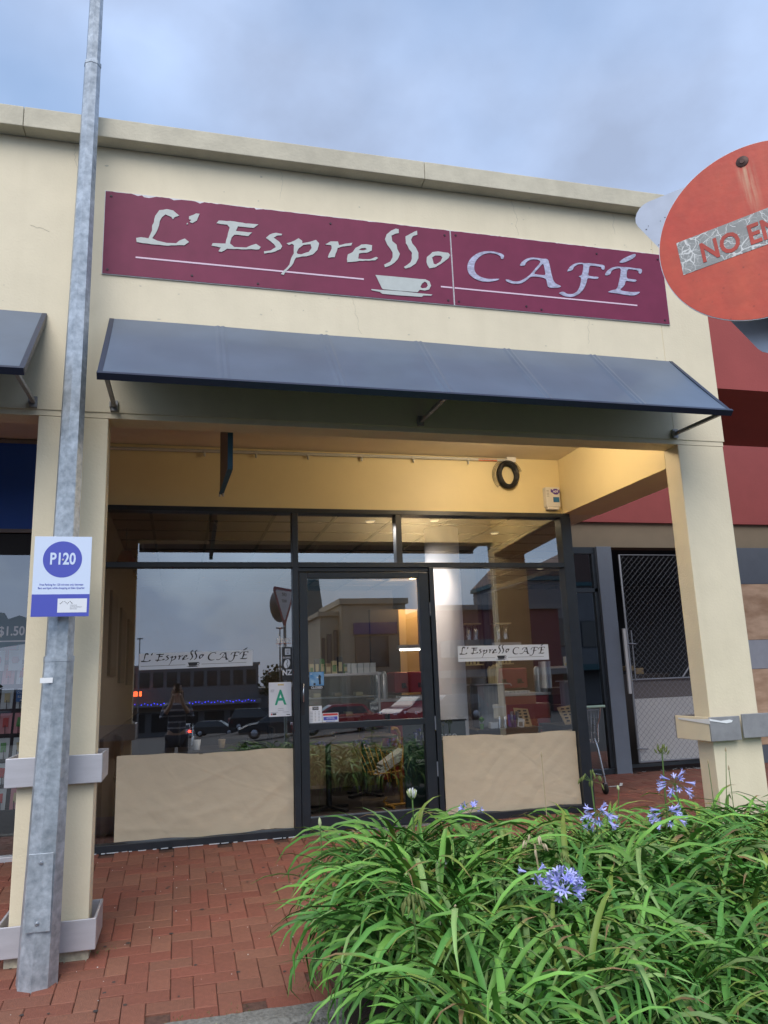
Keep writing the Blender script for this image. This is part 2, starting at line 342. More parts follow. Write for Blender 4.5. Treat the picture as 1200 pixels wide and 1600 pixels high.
# ragged details used by the signs come from the lettering traced below
LETTERS = [('L',[[[(0.197,0.266),(0.226,0.275),(0.273,0.272),(0.283,0.3),(0.294,0.331),(0.293,0.365),(0.304,0.392),(0.311,0.439),(0.336,0.484),(0.382,0.498),(0.423,0.493),(0.463,0.461),(0.432,0.444),(0.423,0.428),(0.413,0.444),(0.375,0.458),(0.354,0.435),(0.34,0.405),(0.337,0.374),(0.316,0.312),(0.296,0.276),(0.328,0.262),(0.387,0.253),(0.446,0.257),(0.468,0.28),(0.501,0.298),(0.528,0.276),(0.499,0.249),(0.439,0.241),(0.395,0.233),(0.322,0.233),(0.238,0.234),(0.201,0.238)]]]),('apostrophe',[[[(0.525,0.462),(0.555,0.479),(0.57,0.49),(0.593,0.49),(0.575,0.438),(0.547,0.416),(0.529,0.422),(0.54,0.438),(0.525,0.442)]],[[(0.509,0.406),(0.517,0.415),(0.52,0.407),(0.512,0.401)]]]),('E',[[[(0.703,0.435),(0.717,0.456),(0.823,0.462),(0.894,0.456),(0.941,0.459),(0.98,0.46),(0.948,0.43),(0.886,0.429),(0.843,0.428),(0.83,0.393),(0.882,0.393),(0.937,0.395),(0.911,0.364),(0.847,0.366),(0.82,0.364),(0.802,0.34),(0.792,0.296),(0.82,0.273),(0.898,0.278),(0.933,0.299),(0.964,0.313),(0.995,0.293),(0.983,0.274),(0.894,0.264),(0.817,0.258),(0.772,0.255),(0.736,0.227),(0.717,0.23),(0.732,0.259),(0.673,0.265),(0.679,0.285),(0.732,0.289),(0.763,0.292),(0.778,0.368),(0.789,0.413),(0.773,0.432)]]]),('s',[[[(1.016,0.263),(1.061,0.275),(1.097,0.304),(1.084,0.324),(1.029,0.365),(1.055,0.393),(1.097,0.411),(1.14,0.408),(1.134,0.397),(1.104,0.391),(1.082,0.373),(1.12,0.346),(1.139,0.316),(1.129,0.294),(1.087,0.269),(1.019,0.247)]]]),('p',[[[(1.169,0.341),(1.198,0.353),(1.225,0.369),(1.251,0.389),(1.276,0.372),(1.276,0.354),(1.33,0.371),(1.371,0.39),(1.392,0.367),(1.379,0.315),(1.349,0.279),(1.302,0.259),(1.233,0.241),(1.203,0.18),(1.163,0.133),(1.147,0.105),(1.127,0.107),(1.15,0.139),(1.187,0.186),(1.2,0.237),(1.217,0.271),(1.219,0.333),(1.205,0.342),(1.185,0.33)],[(1.237,0.281),(1.25,0.311),(1.284,0.342),(1.333,0.353),(1.34,0.325),(1.319,0.293),(1.269,0.27),(1.243,0.269)]]]),('r',[[[(1.434,0.363),(1.471,0.39),(1.525,0.396),(1.531,0.369),(1.573,0.384),(1.627,0.398),(1.617,0.376),(1.552,0.36),(1.521,0.345),(1.499,0.274),(1.455,0.264),(1.452,0.272),(1.48,0.341),(1.477,0.362)]]]),('e',[[[(1.625,0.325),(1.648,0.361),(1.691,0.392),(1.725,0.398),(1.768,0.396),(1.764,0.354),(1.729,0.334),(1.671,0.321),(1.665,0.281),(1.697,0.281),(1.755,0.288),(1.793,0.309),(1.808,0.302),(1.786,0.282),(1.74,0.273),(1.672,0.265),(1.623,0.252),(1.587,0.246),(1.585,0.269),(1.592,0.305)],[(1.67,0.348),(1.69,0.364),(1.718,0.369),(1.729,0.36),(1.705,0.348)]]]),('s',[[[(1.849,0.255),(1.868,0.267),(1.894,0.283),(1.914,0.321),(1.915,0.355),(1.898,0.386),(1.88,0.41),(1.863,0.455),(1.877,0.493),(1.91,0.526),(1.945,0.546),(1.967,0.544),(1.966,0.514),(1.94,0.505),(1.911,0.487),(1.916,0.444),(1.946,0.421),(1.951,0.385),(1.968,0.351),(1.951,0.309),(1.922,0.276),(1.886,0.249),(1.855,0.236)]]]),('s',[[[(1.992,0.252),(2.018,0.272),(2.044,0.296),(2.055,0.324),(2.058,0.371),(2.036,0.398),(2.016,0.439),(2.015,0.493),(2.045,0.513),(2.081,0.538),(2.103,0.549),(2.104,0.518),(2.069,0.501),(2.055,0.471),(2.064,0.442),(2.088,0.414),(2.105,0.376),(2.103,0.332),(2.082,0.29),(2.039,0.256),(2.004,0.242)]]]),('o',[[[(2.167,0.349),(2.211,0.393),(2.253,0.403),(2.331,0.401),(2.343,0.386),(2.332,0.361),(2.288,0.322),(2.247,0.291),(2.227,0.276),(2.182,0.263),(2.17,0.283),(2.162,0.309)],[(2.206,0.35),(2.229,0.368),(2.271,0.371),(2.284,0.359),(2.269,0.327),(2.232,0.298),(2.216,0.301),(2.211,0.327)]]]),('cup',[[[(1.784,0.17),(1.865,0.171),(1.989,0.172),(2.108,0.172),(2.146,0.174),(2.177,0.161),(2.187,0.129),(2.171,0.098),(2.138,0.087),(2.101,0.089),(2.085,0.069),(1.953,0.067),(1.836,0.067),(1.827,0.074)],[(2.107,0.111),(2.12,0.138),(2.142,0.156),(2.158,0.146),(2.163,0.127),(2.149,0.108),(2.12,0.102)]]]),('saucer',[[[(1.75,0.06),(1.818,0.06),(1.953,0.064),(2.084,0.062),(2.194,0.062),(2.184,0.052),(2.127,0.048),(2.114,0.036),(1.952,0.032),(1.829,0.032),(1.811,0.045),(1.754,0.051)]]]),('C',[[[(2.766,0.433),(2.757,0.399),(2.735,0.397),(2.738,0.419),(2.699,0.435),(2.652,0.436),(2.605,0.423),(2.563,0.391),(2.53,0.347),(2.52,0.299),(2.531,0.259),(2.566,0.236),(2.611,0.226),(2.664,0.229),(2.718,0.238),(2.697,0.222),(2.636,0.204),(2.57,0.201),(2.518,0.217),(2.478,0.25),(2.468,0.293),(2.477,0.341),(2.509,0.386),(2.558,0.425),(2.606,0.443),(2.66,0.452),(2.72,0.447)]]]),('A',[[[(2.879,0.357),(2.898,0.387),(2.935,0.419),(2.984,0.437),(3.04,0.438),(3.067,0.434),(3.116,0.44),(3.126,0.391),(3.133,0.322),(3.145,0.261),(3.168,0.239),(3.21,0.226),(3.179,0.211),(3.097,0.203),(3.092,0.241),(3.085,0.281),(2.968,0.285),(2.928,0.246),(2.878,0.213),(2.817,0.207),(2.77,0.219),(2.758,0.235),(2.782,0.238),(2.825,0.225),(2.873,0.233),(2.915,0.258),(2.959,0.293),(2.997,0.339),(3.058,0.408),(3.038,0.424),(2.99,0.423),(2.955,0.408),(2.932,0.387),(2.924,0.363)],[(2.987,0.303),(3.032,0.353),(3.075,0.403),(3.083,0.344),(3.087,0.302),(3.028,0.301)]]]),('F',[[[(3.263,0.352),(3.295,0.399),(3.338,0.427),(3.387,0.439),(3.415,0.436),(3.464,0.443),(3.532,0.44),(3.589,0.439),(3.581,0.399),(3.559,0.399),(3.556,0.421),(3.506,0.423),(3.458,0.424),(3.447,0.376),(3.435,0.336),(3.481,0.333),(3.529,0.335),(3.515,0.315),(3.447,0.316),(3.429,0.314),(3.419,0.278),(3.389,0.22),(3.341,0.172),(3.287,0.146),(3.224,0.146),(3.191,0.162),(3.178,0.168),(3.216,0.186),(3.25,0.167),(3.298,0.172),(3.336,0.199),(3.364,0.249),(3.379,0.313),(3.353,0.322),(3.385,0.333),(3.402,0.387),(3.408,0.429),(3.365,0.423),(3.327,0.399),(3.312,0.369),(3.283,0.356)]]]),('E',[[[(3.578,0.355),(3.6,0.392),(3.645,0.424),(3.696,0.44),(3.733,0.439),(3.783,0.443),(3.853,0.441),(3.912,0.442),(3.897,0.399),(3.875,0.4),(3.875,0.425),(3.819,0.429),(3.778,0.427),(3.761,0.346),(3.809,0.345),(3.854,0.343),(3.835,0.324),(3.782,0.326),(3.753,0.327),(3.74,0.286),(3.69,0.243),(3.739,0.237),(3.805,0.237),(3.872,0.247),(3.849,0.225),(3.801,0.206),(3.719,0.209),(3.655,0.214),(3.583,0.215),(3.624,0.235),(3.673,0.248),(3.699,0.322),(3.719,0.388),(3.723,0.43),(3.677,0.42),(3.642,0.4),(3.626,0.366),(3.601,0.355)]],[[(3.716,0.478),(3.745,0.508),(3.842,0.559),(3.869,0.565),(3.863,0.541),(3.82,0.51),(3.758,0.479),(3.724,0.472)]]])]
def P(a):  # (x,z) helper on the facade
    return a
# ------------------------------------------------------------------ ground
YF, YW = 0.0, 1.858
def gz(y): return .097*y if y < YW else .18
def street_z(x, y):
    d = max(0, -y-3.0); k = min(1, max(0, (x-2)/10)); k = k*k*(3-2*k)
    s = .05*(1-.45*k)
    return -.235 - s*min(d, 115)
b = MB(); xs = [-600,-200,-80,-40,-20,-10,-5,0,2,4,6,8,10,12,20,40,80,200,600]; ys = [-900,-400,-200,-118,-90,-70,-50,-35,-20,-12,-8,-5,-3,-.90,2]
vs = [(x, y, street_z(x, y) if y < -.95 else -.235) for y in ys for x in xs]; nx = len(xs)
b.add(vs, [(j*nx+i, j*nx+i+1, (j+1)*nx+i+1, (j+1)*nx+i) for j in range(len(ys)-1) for i in range(nx-1)])
b.add([(-600,2,-.235),(600,2,-.235),(600,900,-.235),(-600,900,-.235)], [(0,1,2,3)])
struct('road', b, M['asphalt'])
b = MB()
b.add([(-14,-.785,gz(-.785)-.012),(14,-.785,gz(-.785)-.012),(14,YW,.168),(-14,YW,.168)], [(0,1,2,3)])
b.add([(-14,YW,.168),(14,YW,.168),(14,4.4,.168),(-14,4.4,.168)], [(0,1,2,3)])
b.add([(-14,-.785,gz(-.785)-.012),(14,-.785,gz(-.785)-.012),(14,-.785,-.3),(-14,-.785,-.3)], [(0,3,2,1)])
pavement = struct('pavement', b, M['mortar'])

def tone(me, c, jit=0):
    a = me.color_attributes.new('tone', 'FLOAT_COLOR', 'POINT')
    for d in a.data: d.color = (*c, 1)
def brick_mesh(w, l, seed):
    rnd = random.Random(seed); bm = bmesh.new(); bmesh.ops.create_cube(bm, size=1)
    for v in bm.verts: v.co = Vector((v.co.x*w, v.co.y*l, -.018+v.co.z*.036))
    top = [e for e in bm.edges if all(v.co.z > -.01 for v in e.verts)]
    bmesh.ops.bevel(bm, geom=top, offset=.0035, segments=1, affect='EDGES')
    bm.faces.ensure_lookup_table()
    for f in [f for f in bm.faces if f.normal.z < -.9]: bm.faces.remove(f)
    for v in bm.verts: v.co += Vector((rnd.uniform(-1,1)*.0013, rnd.uniform(-1,1)*.0013, 0))
    me = bpy.data.meshes.new('brick'); bm.to_mesh(me); bm.free()
    base = Vector((.285, .108, .072)); k = rnd.uniform(.93, 1.07); g = rnd.uniform(-.012, .02)
    tone(me, (base.x*k, (base.y+g)*k, (base.z+g*.6)*k)); me.materials.append(M['paver']); return me
U = .109; GAP = .0028
HM = [brick_mesh(2*U-GAP, U-GAP, s) for s in range(14)]; VM = [brick_mesh(U-GAP, 2*U-GAP, 50+s) for s in range(14)]; SM = [brick_mesh(U-GAP, U-GAP, 90+s) for s in range(4)]
bricks = []
ox, oy = -.012, -.782
for i in range(-40, 90):
    for j in range(-1, 46):
        k = (i+j) % 4
        if k == 0: c = (ox+(i+1)*U, oy+(j+.5)*U); t = 0
        elif k == 2: c = (ox+(i+.5)*U, oy+(j+1)*U); t = 1
        else: continue
        hy = U/2 if t == 0 else U
        if t == 1 and c[1]-hy < -.785 <= c[1]-.01: c = (c[0], c[1]+U/2); t = 2; hy = U/2
        if c[1]-hy < -.785 or c[1]+hy > 4.0: continue
        if c[1] < YW < c[1]+hy-.02 or (c[1]-hy < YW-.02 < c[1]): pass
        x, y = c
        if y > YW-.06 and not (3.62 < x < 9): continue          # indoors, or hidden
        if .75 < x and y < -.28 and x < 7: continue             # the planting bed
        if x < -3.5 or x > 9: continue
        near = (-1.25 < x < 1.35 and y < YW)
        bricks.append((near, (x-.2)**2+(y+1)**2, x, y, t))
bricks.sort(key=lambda q: (not q[0], q[1]))
rb = random.Random(3)
sv, sf, sc = [], [], []
for n, (near, d, x, y, t) in enumerate(bricks):
    me = rb.choice((HM, VM, SM)[t])
    tilt = rb.uniform(-.004, .004); slope = math.atan(.097) if y < YW else 0
    z = gz(y)+rb.uniform(-.0018, .0018)
    if n < 300 and near:
        o = link('brick', me, None, pavement); o.location = (x, y, z); o.rotation_euler = (slope+tilt, rb.uniform(-.005,.005), rb.uniform(-.006,.006))
    else:
        mt = Matrix.Translation((x, y, z)) @ Euler((slope+tilt, rb.uniform(-.005,.005), rb.uniform(-.006,.006))).to_matrix().to_4x4()
        o0 = len(sv); sv += [(mt @ v.co)[:] for v in me.vertices]; sf += [tuple(i+o0 for i in p.vertices) for p in me.polygons]
        c = me.color_attributes['tone'].data[0].color[:]; sc += [c]*len(me.vertices)
me = bpy.data.meshes.new('brick_field'); me.from_pydata(sv, [], sf); me.update(); a = me.color_attributes.new('tone', 'FLOAT_COLOR', 'POINT')
a.data.foreach_set('color', [v for c in sc for v in c]); o = link('brick_field', me, M['paver'], pavement); o['kind'] = 'stuff'

def rough_strip(b, x0, x1, y0, y1, z0, z1, step=.03, seed=1):
    """kerb stone with worn, slightly wavy top edges"""
    rd = random.Random(seed); n = max(2, int((x1-x0)/step)); prof = lambda: [(y0, z0), (y0, z1-.02+rd.uniform(-.004,.004)), (y0+.015+rd.uniform(-.003,.005), z1+rd.uniform(-.003,.002)), (y1-.006, z1+rd.uniform(-.002,.002)), (y1, z1-.008), (y1, z0)]
    vs = []
    for i in range(n+1):
        x = x0+(x1-x0)*i/n
        vs += [(x, y, z) for y, z in prof()]
    m_ = 6
    b.add(vs, [(i*m_+k, (i+1)*m_+k, (i+1)*m_+k+1, i*m_+k+1) for i in range(n) for k in range(m_-1)])
    return b
b = MB()
for k, x in enumerate([-6.2,-5.0,-3.8,-2.6,-1.4,-.2]): rough_strip(b, x, x+1.194, -.93, -.785, -.26, -.068, seed=k)
kerb = struct('kerb', b, M['concrete'])
b = MB()                                                        # the kerb turns out round the planting bed
b.bbox(.86, 1.0, -3.9, -.935, -.45, -.10, .012); b.bbox(1.0, 7.0, -4.04, -3.9, -.5, -.12, .012)
struct('bed_kerb', b, M['concrete'])
b = MB(); rg = random.Random(5)
nx_, ny_ = 40, 26
vs = [(.74+6.3*i/nx_, -3.9+3.62*j/ny_, -.085+.10*min(1,max(0,j/ny_-.2)*2)*min(1,(ny_-j)/3)*min(1,i/2)+rg.uniform(-.02,.03)) for j in range(ny_+1) for i in range(nx_+1)]
b.add(vs, [(j*(nx_+1)+i, j*(nx_+1)+i+1, (j+1)*(nx_+1)+i+1, (j+1)*(nx_+1)+i) for j in range(ny_) for i in range(nx_)], True)
b.add([(.74,-.28,-.30),(7.04,-.28,-.30),(7.04,-.28,-.02),(.74,-.28,-.02)], [(0,1,2,3)])
struct('bed_soil', b, M['soil'])

# ------------------------------------------------------------------ the shop building
X0, X1 = -.84, -.444            # left pillar
X2, X3 = 3.54, 3.931            # right pillar
ZF, ZC, ZH = 3.007, 3.41, 2.875 # fascia bottom, soffit, window head
bld = thing('shop_building', 'cream rendered single storey shop building with maroon sign and recessed charcoal shopfront', 'building', (1.5, 0, 0))
b = MB()
b.box(-9, 3.512, 0, .18, 3.043, 4.87); b.box(3.518, X3+.012, 0.001, .18, 3.043, 4.87); b.box(3.512, 3.518, .004, .18, 3.043, 4.87)
b.box(-9, X0-.03, .01, .18, ZF, 3.043); b.box(X0-.03, X3+.002, .006, .18, ZF, 3.043)
part('facade_wall', b, M['cream'], bld)
rk_ = random.Random(15); b = MB()
for (x, z, ln, dirn) in ((-.72,4.86,.35,-1.5),(.62,4.86,.22,-1.6),(2.35,4.86,.30,-1.55),(3.2,4.86,.18,-1.5),(-.95,4.25,.12,-.2),(1.1,3.95,.28,-1.4),(2.9,3.94,.20,-1.7)):
    an = dirn
    for _ in range(int(ln/.02)):
        an = dirn+rk_.uniform(-.5,.5); x2, z2 = x+.02*cos(an), z+.02*sin(an); b.beam((x,-.0006,z), (x2,-.0006,z2), .0012, .0022, up=(1,0,0)); x, z = x2, z2
part('hairline_crack', b, M['cream_cap'], bld, stuff=True)
b = MB()
for _ in range(34):
    x, z = rk_.uniform(-1.4, 3.8), rk_.choice((rk_.uniform(4.55,4.85), rk_.uniform(3.68,3.94))); r = rk_.uniform(.003,.010)
    b.poly([[(x+r*rk_.uniform(.5,1.5)*cos(a), z+r*rk_.uniform(.3,.9)*sin(a)) for a in (0,1,2,3,4,5)]], lambda u, v, d: (u, -.0008, v))
part('paint_chip', b, M['cream_cap'], bld, stuff=True)
for xa, xb in ((-9.0,-4.012),(-4.01,-1.013),(-1.01,1.637),(1.64,X3+.06)):
    b = MB(); b.bbox(xa, xb, -.105, .32, 4.872, 5.012, .005)
    part('parapet_cap', b, M['cream_cap'], bld)
def pillar(x0, x1, z0, lab=None):
    b = MB(); b.bbox(x0, x1, .008, .18, z0, 3.006, .006)
    p_ = part('pillar', b, M['cream'], bld, label=lab)
    b = MB(); b.bbox(x0-.012, x1+.008, -.004, .20, z0-.15, z0+.055, .012); part('plinth', b, M['plinth'], p_)
    return p_
pl = pillar(X0, X1, .0); pr = pillar(X2, X3, .02)
pillar(-5.2, -4.8, 0)
b = MB(); b.box(X2, X3, .18, YW, ZH-.005, ZC); part('side_beam', b, M['cream_in'], bld)
b = MB(); b.box(X2+.002, X3-.002, YW, 5.4, ZH, ZC+.6); b.box(X2+.002, X3, .18, 5.4, ZC+.002, 4.7); part('alley_wall', b, M['cream'], bld)
b = MB(); b.box(-9, X2+.001, .18, YW, ZC, ZC+.06); part('soffit', b, M['soffit'], bld)
b = MB(); b.box(-.66, X2-.001, YW, YW+.12, ZH+.003, ZC-.001); part('bulkhead_wall', b, M['cream_in'], bld)
b = MB(); b.box(-9, 3.9, .18, 12, 4.55, 4.65); b.box(-9, 3.9, 11.9, 12, 0, 4.55); part('roof', b, M['greyline'], bld)

# frames of the front ---------------------------------------------------
fr = thing('front_window', 'charcoal aluminium shopfront glazing with white name strips and kraft paper along its foot', 'shop window', (1.5, YW, .18))
FY0, FY1 = YW-.03, YW+.07
def fbox(x0, x1, z0, z1, parent=fr, y0=FY0, y1=FY1, name='frame'):
    b = MB(); b.bbox(x0, x1, y0, y1, z0, z1, .003); return part(name, b, M['frame'], parent)
fbox(-.66, 3.60, 2.834, 2.874, name='head_frame')
fbox(-.66, .9275, .172, .232, name='bottom_frame'); fbox(2.200, 3.497, .172, .232, name='bottom_frame')
fbox(-.612, .9275, 2.353, 2.398, name='transom'); fbox(.9795, 3.497, 2.353, 2.398, name='transom')
fbox(-.66, -.613, .232, 2.8335, name='mullion'); fbox(.928, .979, .172, 2.8335, name='mullion')
fbox(2.157, 2.1995, .172, 2.3525, name='mullion'); fbox(1.863, 1.917, 2.3985, 2.8335, name='mullion')
fbox(3.498, 3.602, .10, 2.8335, y0=YW-.034, y1=YW+.09, name='corner_post')
fbox(.9795, 2.1565, 2.318, 2.3525, name='door_head', y0=YW-.01)
# upper panes lean to shape the mirrored sky above the transom, and weathered seal under the frame
def pane(x0, x1, z0, z1, parent=fr, y=YW+.02, m='glass', lean=0):
    b = MB(); b.add([(x0,y,z0),(x1,y,z0),(x1,y+lean,z1),(x0,y+lean,z1)], [(0,1,2,3)]); return part('pane', b, M[m], parent)
pane(-.613, .928, .232, 2.353); pane(-.613, .928, 2.398, 2.834, lean=.0135); pane(.979, 1.863, 2.398, 2.834, lean=.0135); pane(1.917, 3.498, 2.398, 2.834, lean=.0135); pane(2.1995, 3.498, .232, 2.353)
b = MB(); rs = random.Random(8); x = -.62
while x < .92:
    l = rs.uniform(.02, .12); b.beam((x, YW-.036, .178), (x+l, YW-.036, .178+rs.uniform(-.001,.002)), rs.uniform(.006,.016), .005); x += l+rs.uniform(0, .05)
part('mortar_fillet', b, M['vinyl'], fr)

# side glazing going back along the alley
sg = thing('side_window', 'charcoal framed side window facing the alley with kraft paper along its foot', 'shop window', (3.6, 2.9, .18))
def sbox(y0, y1, z0, z1, name='frame'):
    b = MB(); b.bbox(3.545, 3.602, y0, y1, z0, z1, .003); return part(name, b, M['frame'], sg)
sbox(YW+.0905, 4.1, 2.834, 2.874, 'head_frame'); sbox(YW+.0905, 4.1, .172, .232, 'bottom_frame'); sbox(YW+.0905, 4.04, 2.353, 2.398, 'transom'); sbox(4.04, 4.10, .232, 2.834, 'mullion')
def spane(z0, z1):
    b = MB(); b.add([(3.58,YW+.09,z0),(3.58,4.04,z0),(3.58,4.04,z1),(3.58,YW+.09,z1)], [(0,1,2,3)]); part('pane', b, M['sideglass'], sg)
spane(.232, 2.353); spane(2.398, 2.834)
b = MB(); b.box(3.55, 3.6, 4.1, 11.9, .1, 2.874); part('blank_wall', b, M['taupe'], sg)

# door -------------------------------------------------------------------
door = thing('glass_door', 'closed charcoal framed glass door with a blue closed sticker and opening hours', 'door', (1.57, YW, .18))
def dbox(x0, x1, z0, z1, name='frame'):
    b = MB(); b.bbox(x0, x1, YW-.012, YW+.05, z0, z1, .003); return part(name, b, M['frame'], door)
dbox(.986, 1.056, .195, 2.312, 'stile'); dbox(2.062, 2.150, .195, 2.312, 'stile')
dbox(1.0565, 2.0615, 2.262, 2.312, 'top_rail'); dbox(1.0565, 2.0615, .993, 1.045, 'mid_rail'); dbox(1.0565, 2.0615, .195, .306, 'bottom_rail')
pane(1.056, 2.062, 1.045, 2.262, door, YW+.024); pane(1.056, 2.062, .306, .993, door, YW+.024)
b = MB(); b.box(.98, 2.156, YW-.05, YW+.10, .165, .19); part('threshold', b, M['greyline'], door)
b = MB(); b.tube([(1.005,YW-.012,1.22),(1.005,YW-.05,1.23),(1.005,YW-.05,1.37),(1.005,YW-.012,1.38)], .006, 8); part('handle', b, M['chrome'], door)
b = MB(); b.box(.992, 1.018, YW-.02, YW-.0125, 1.12, 1.26); part('lock_plate', b, M['black'], door)
b = MB()
for z in (.62, 1.0, 1.98): b.tube([(2.153,YW-.018,z-.06),(2.153,YW-.018,z+.06)], .008, 8)
part('hinge', b, M['greyp'], door)

# left neighbour's front
lw = thing('neighbour_window', 'shop window left of the left pillar under a deep blue sign band', 'shop window', (-1.4, YW, .18))
b = MB(); b.bbox(-5.0, -.66, YW-.03, YW+.05, .12, .21, .004); part('sill', b, M['alu'], lw)
b = MB(); b.box(-5.0, -.66, YW-.02, YW+.1, 2.66, 3.40); part('sign_band', b, M['bluesign'], lw)
b = MB(); b.bbox(-5.0, -.66, YW-.04, YW-.021, 2.63, 2.66, .003); b.bbox(-5.0, -.66, YW-.04, YW-.021, 3.37, 3.40, .003); part('trim', b, M['greyline'], lw)
b = MB(); b.box(-5.0, -.66, YW, YW+.08, 2.461, 2.625); b.box(-.72, -.66, YW, YW+.08, .21, 2.461); part('head_frame', b, M['black'], lw)
b = MB(); b.add([(-5,YW+.02,.21),(-.72,YW+.02,.21),(-.72,YW+.02,2.461),(-5,YW+.02,2.461)], [(0,1,2,3)]); part('pane', b, M['glass'], lw)
# a shell behind it
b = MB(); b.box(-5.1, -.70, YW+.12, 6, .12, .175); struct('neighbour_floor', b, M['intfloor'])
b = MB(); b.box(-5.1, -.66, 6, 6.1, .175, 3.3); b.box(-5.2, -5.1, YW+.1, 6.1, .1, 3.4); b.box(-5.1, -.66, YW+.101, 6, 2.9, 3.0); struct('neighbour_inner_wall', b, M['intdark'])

# ------------------------------------------------------------------ interior of the cafe
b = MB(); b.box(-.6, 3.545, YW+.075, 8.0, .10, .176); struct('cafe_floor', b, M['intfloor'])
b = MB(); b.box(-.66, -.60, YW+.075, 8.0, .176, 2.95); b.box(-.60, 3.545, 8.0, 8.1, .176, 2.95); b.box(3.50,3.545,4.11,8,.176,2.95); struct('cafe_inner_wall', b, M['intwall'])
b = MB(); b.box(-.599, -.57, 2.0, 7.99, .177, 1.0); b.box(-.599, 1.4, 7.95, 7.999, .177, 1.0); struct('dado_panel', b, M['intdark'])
ceil = bpy.data.objects.new('cafe_ceiling', None); COL.objects.link(ceil); ceil['kind'] = 'structure'; ceil.location = (1.5, 5, 2.86)
b = MB(); b.box(-.6, 3.545, YW+.12, 8, 2.90, 2.95); part('slab', b, M['tbar'], ceil)
gx = [-.6, -.256, .244, .80, 1.36, 1.92, 2.48, 3.04, 3.545]; gy = [1.99, 2.30, 2.78, 3.30, 3.86, 4.42, 4.98, 5.54, 6.10, 6.66, 7.22, 8.0]
b = MB()
for x in gx[1:-1]: b.box(x-.013, x+.013, 1.98, 8, 2.838, 2.850)
for y in gy[1:-1]:
    for xa, xb in zip(gx[:-1], gx[1:]): b.box(xa+.0135, xb-.0135, y-.007, y+.007, 2.838, 2.849)
part('grid', b, M['tbar'], ceil)
for i in range(len(gx)-1):
    for j in range(len(gy)-1):
        b = MB(); b.box(gx[i]+.004, gx[i+1]-.004, gy[j]+.004, gy[j+1]-.004, 2.851+random.uniform(0,.002), 2.865); part('ceiling_tile', b, M['tile'], ceil)

colm = thing('column', 'round pale column inside the café, right of the door', 'column', (2.52, 2.50, .176))
b = MB(); b.lathe((2.52,2.50,0), [(.172,.82),(.172,2.835)], 40); part('shaft', b, M['column'], colm)
b = MB(); b.lathe((2.52,2.50,0), [(.180,.176),(.180,.82)], 40); part('base', b, M['terracotta'], colm)

def lampobj(name, label, loc, r, energy, color, mt='lamp', size=.05, spot=None, drop=.05):
    t = thing(name, label, 'lamp', loc)
    b = MB(); b.lathe(loc, [(r*1.15, 0), (r*1.15, .012)], 20); part('rim', b, M['alu'], t)
    b = MB(); b.lathe((loc[0],loc[1],loc[2]-.006), [(r*.9, 0), (r, .005)], 20); part('diffuser', b, M['lampdim' if spot else mt], t)
    ld = bpy.data.lights.new(name+'_light', 'SPOT' if spot else 'POINT'); ld.energy = energy; ld.color = color; ld.shadow_soft_size = size
    if spot: ld.spot_size = spot; ld.spot_blend = .5
    lo = bpy.data.objects.new('light', ld); COL.objects.link(lo); lo.parent = t; lo.location = (0, 0, -drop)
    return t
WARM = (1, .72, .42)
lampobj('soffit_light', 'round lit lamp under the recess soffit right of centre', (2.62, .72, 3.393), .09, 22, (1, .81, .55), size=.12, drop=.07)
lampobj('added_downlight', 'added downlight brightening the pale café column', (2.30, 2.03, 2.824), .04, 26, (1, .86, .74), spot=radians(95), size=.03)  # spot added to lift the column, which daylight lights
lampobj('added_downlight', 'added downlight over the glass door, brightening the column', (1.70, 2.12, 2.824), .04, 42, (1, .90, .82), spot=radians(165), size=.04)  # added wide beam, evens the light down the column
lampobj('added_downlight', 'added downlight over the café counter by the side window', (3.15, 2.62, 2.824), .04, 3.5, WARM, spot=radians(110), size=.03)  # added spot, no fitting seen; warms the counter
lampobj('added_downlight', 'added downlight over the back counter of the café', (2.25, 5.2, 2.824), .05, 3, WARM, spot=radians(130), size=.03)  # added for dim warm light at the back of the room
lampobj('added_downlight', 'added downlight near the left café wall', (.3, 5.0, 2.824), .05, .7, WARM, spot=radians(130), size=.03)  # added and kept faint, general warmth on the left
# kitchen corner lit behind the counter
b = MB(); b.box(2.75, 3.20, 6.6, 6.66, .177, 2.40); struct('kitchen_partition', b, M['intdark'])
kw = MB(); kw.box(3.20, 3.50, 6.62, 6.66, .177, 2.40); struct('kitchen_wall', kw, M['warmwall'])
t = thing('tube_lamp', 'lit white fluorescent tube above the café counter', 'lamp', (3.0, 5.6, 1.85))
b = MB(); b.tube([(2.75,5.0,1.74),(3.35,5.0,1.74)], .013, 10); part('tube', b, M['tubelamp'], t)
b = MB(); b.box(2.72,3.38,4.99,5.05,1.757,1.80); part('batten', b, M['alu'], t)
b = MB(); b.tube([(3.05,5.02,1.80),(3.05,5.02,2.83)], .004, 6); part('rod', b, M['alu'], t)
lampobj('kitchen_lamp', 'warm lit lamp on the kitchen ceiling behind the counter', (3.33, 6.2, 2.824), .06, 20, (1, .66, .30), size=.05)

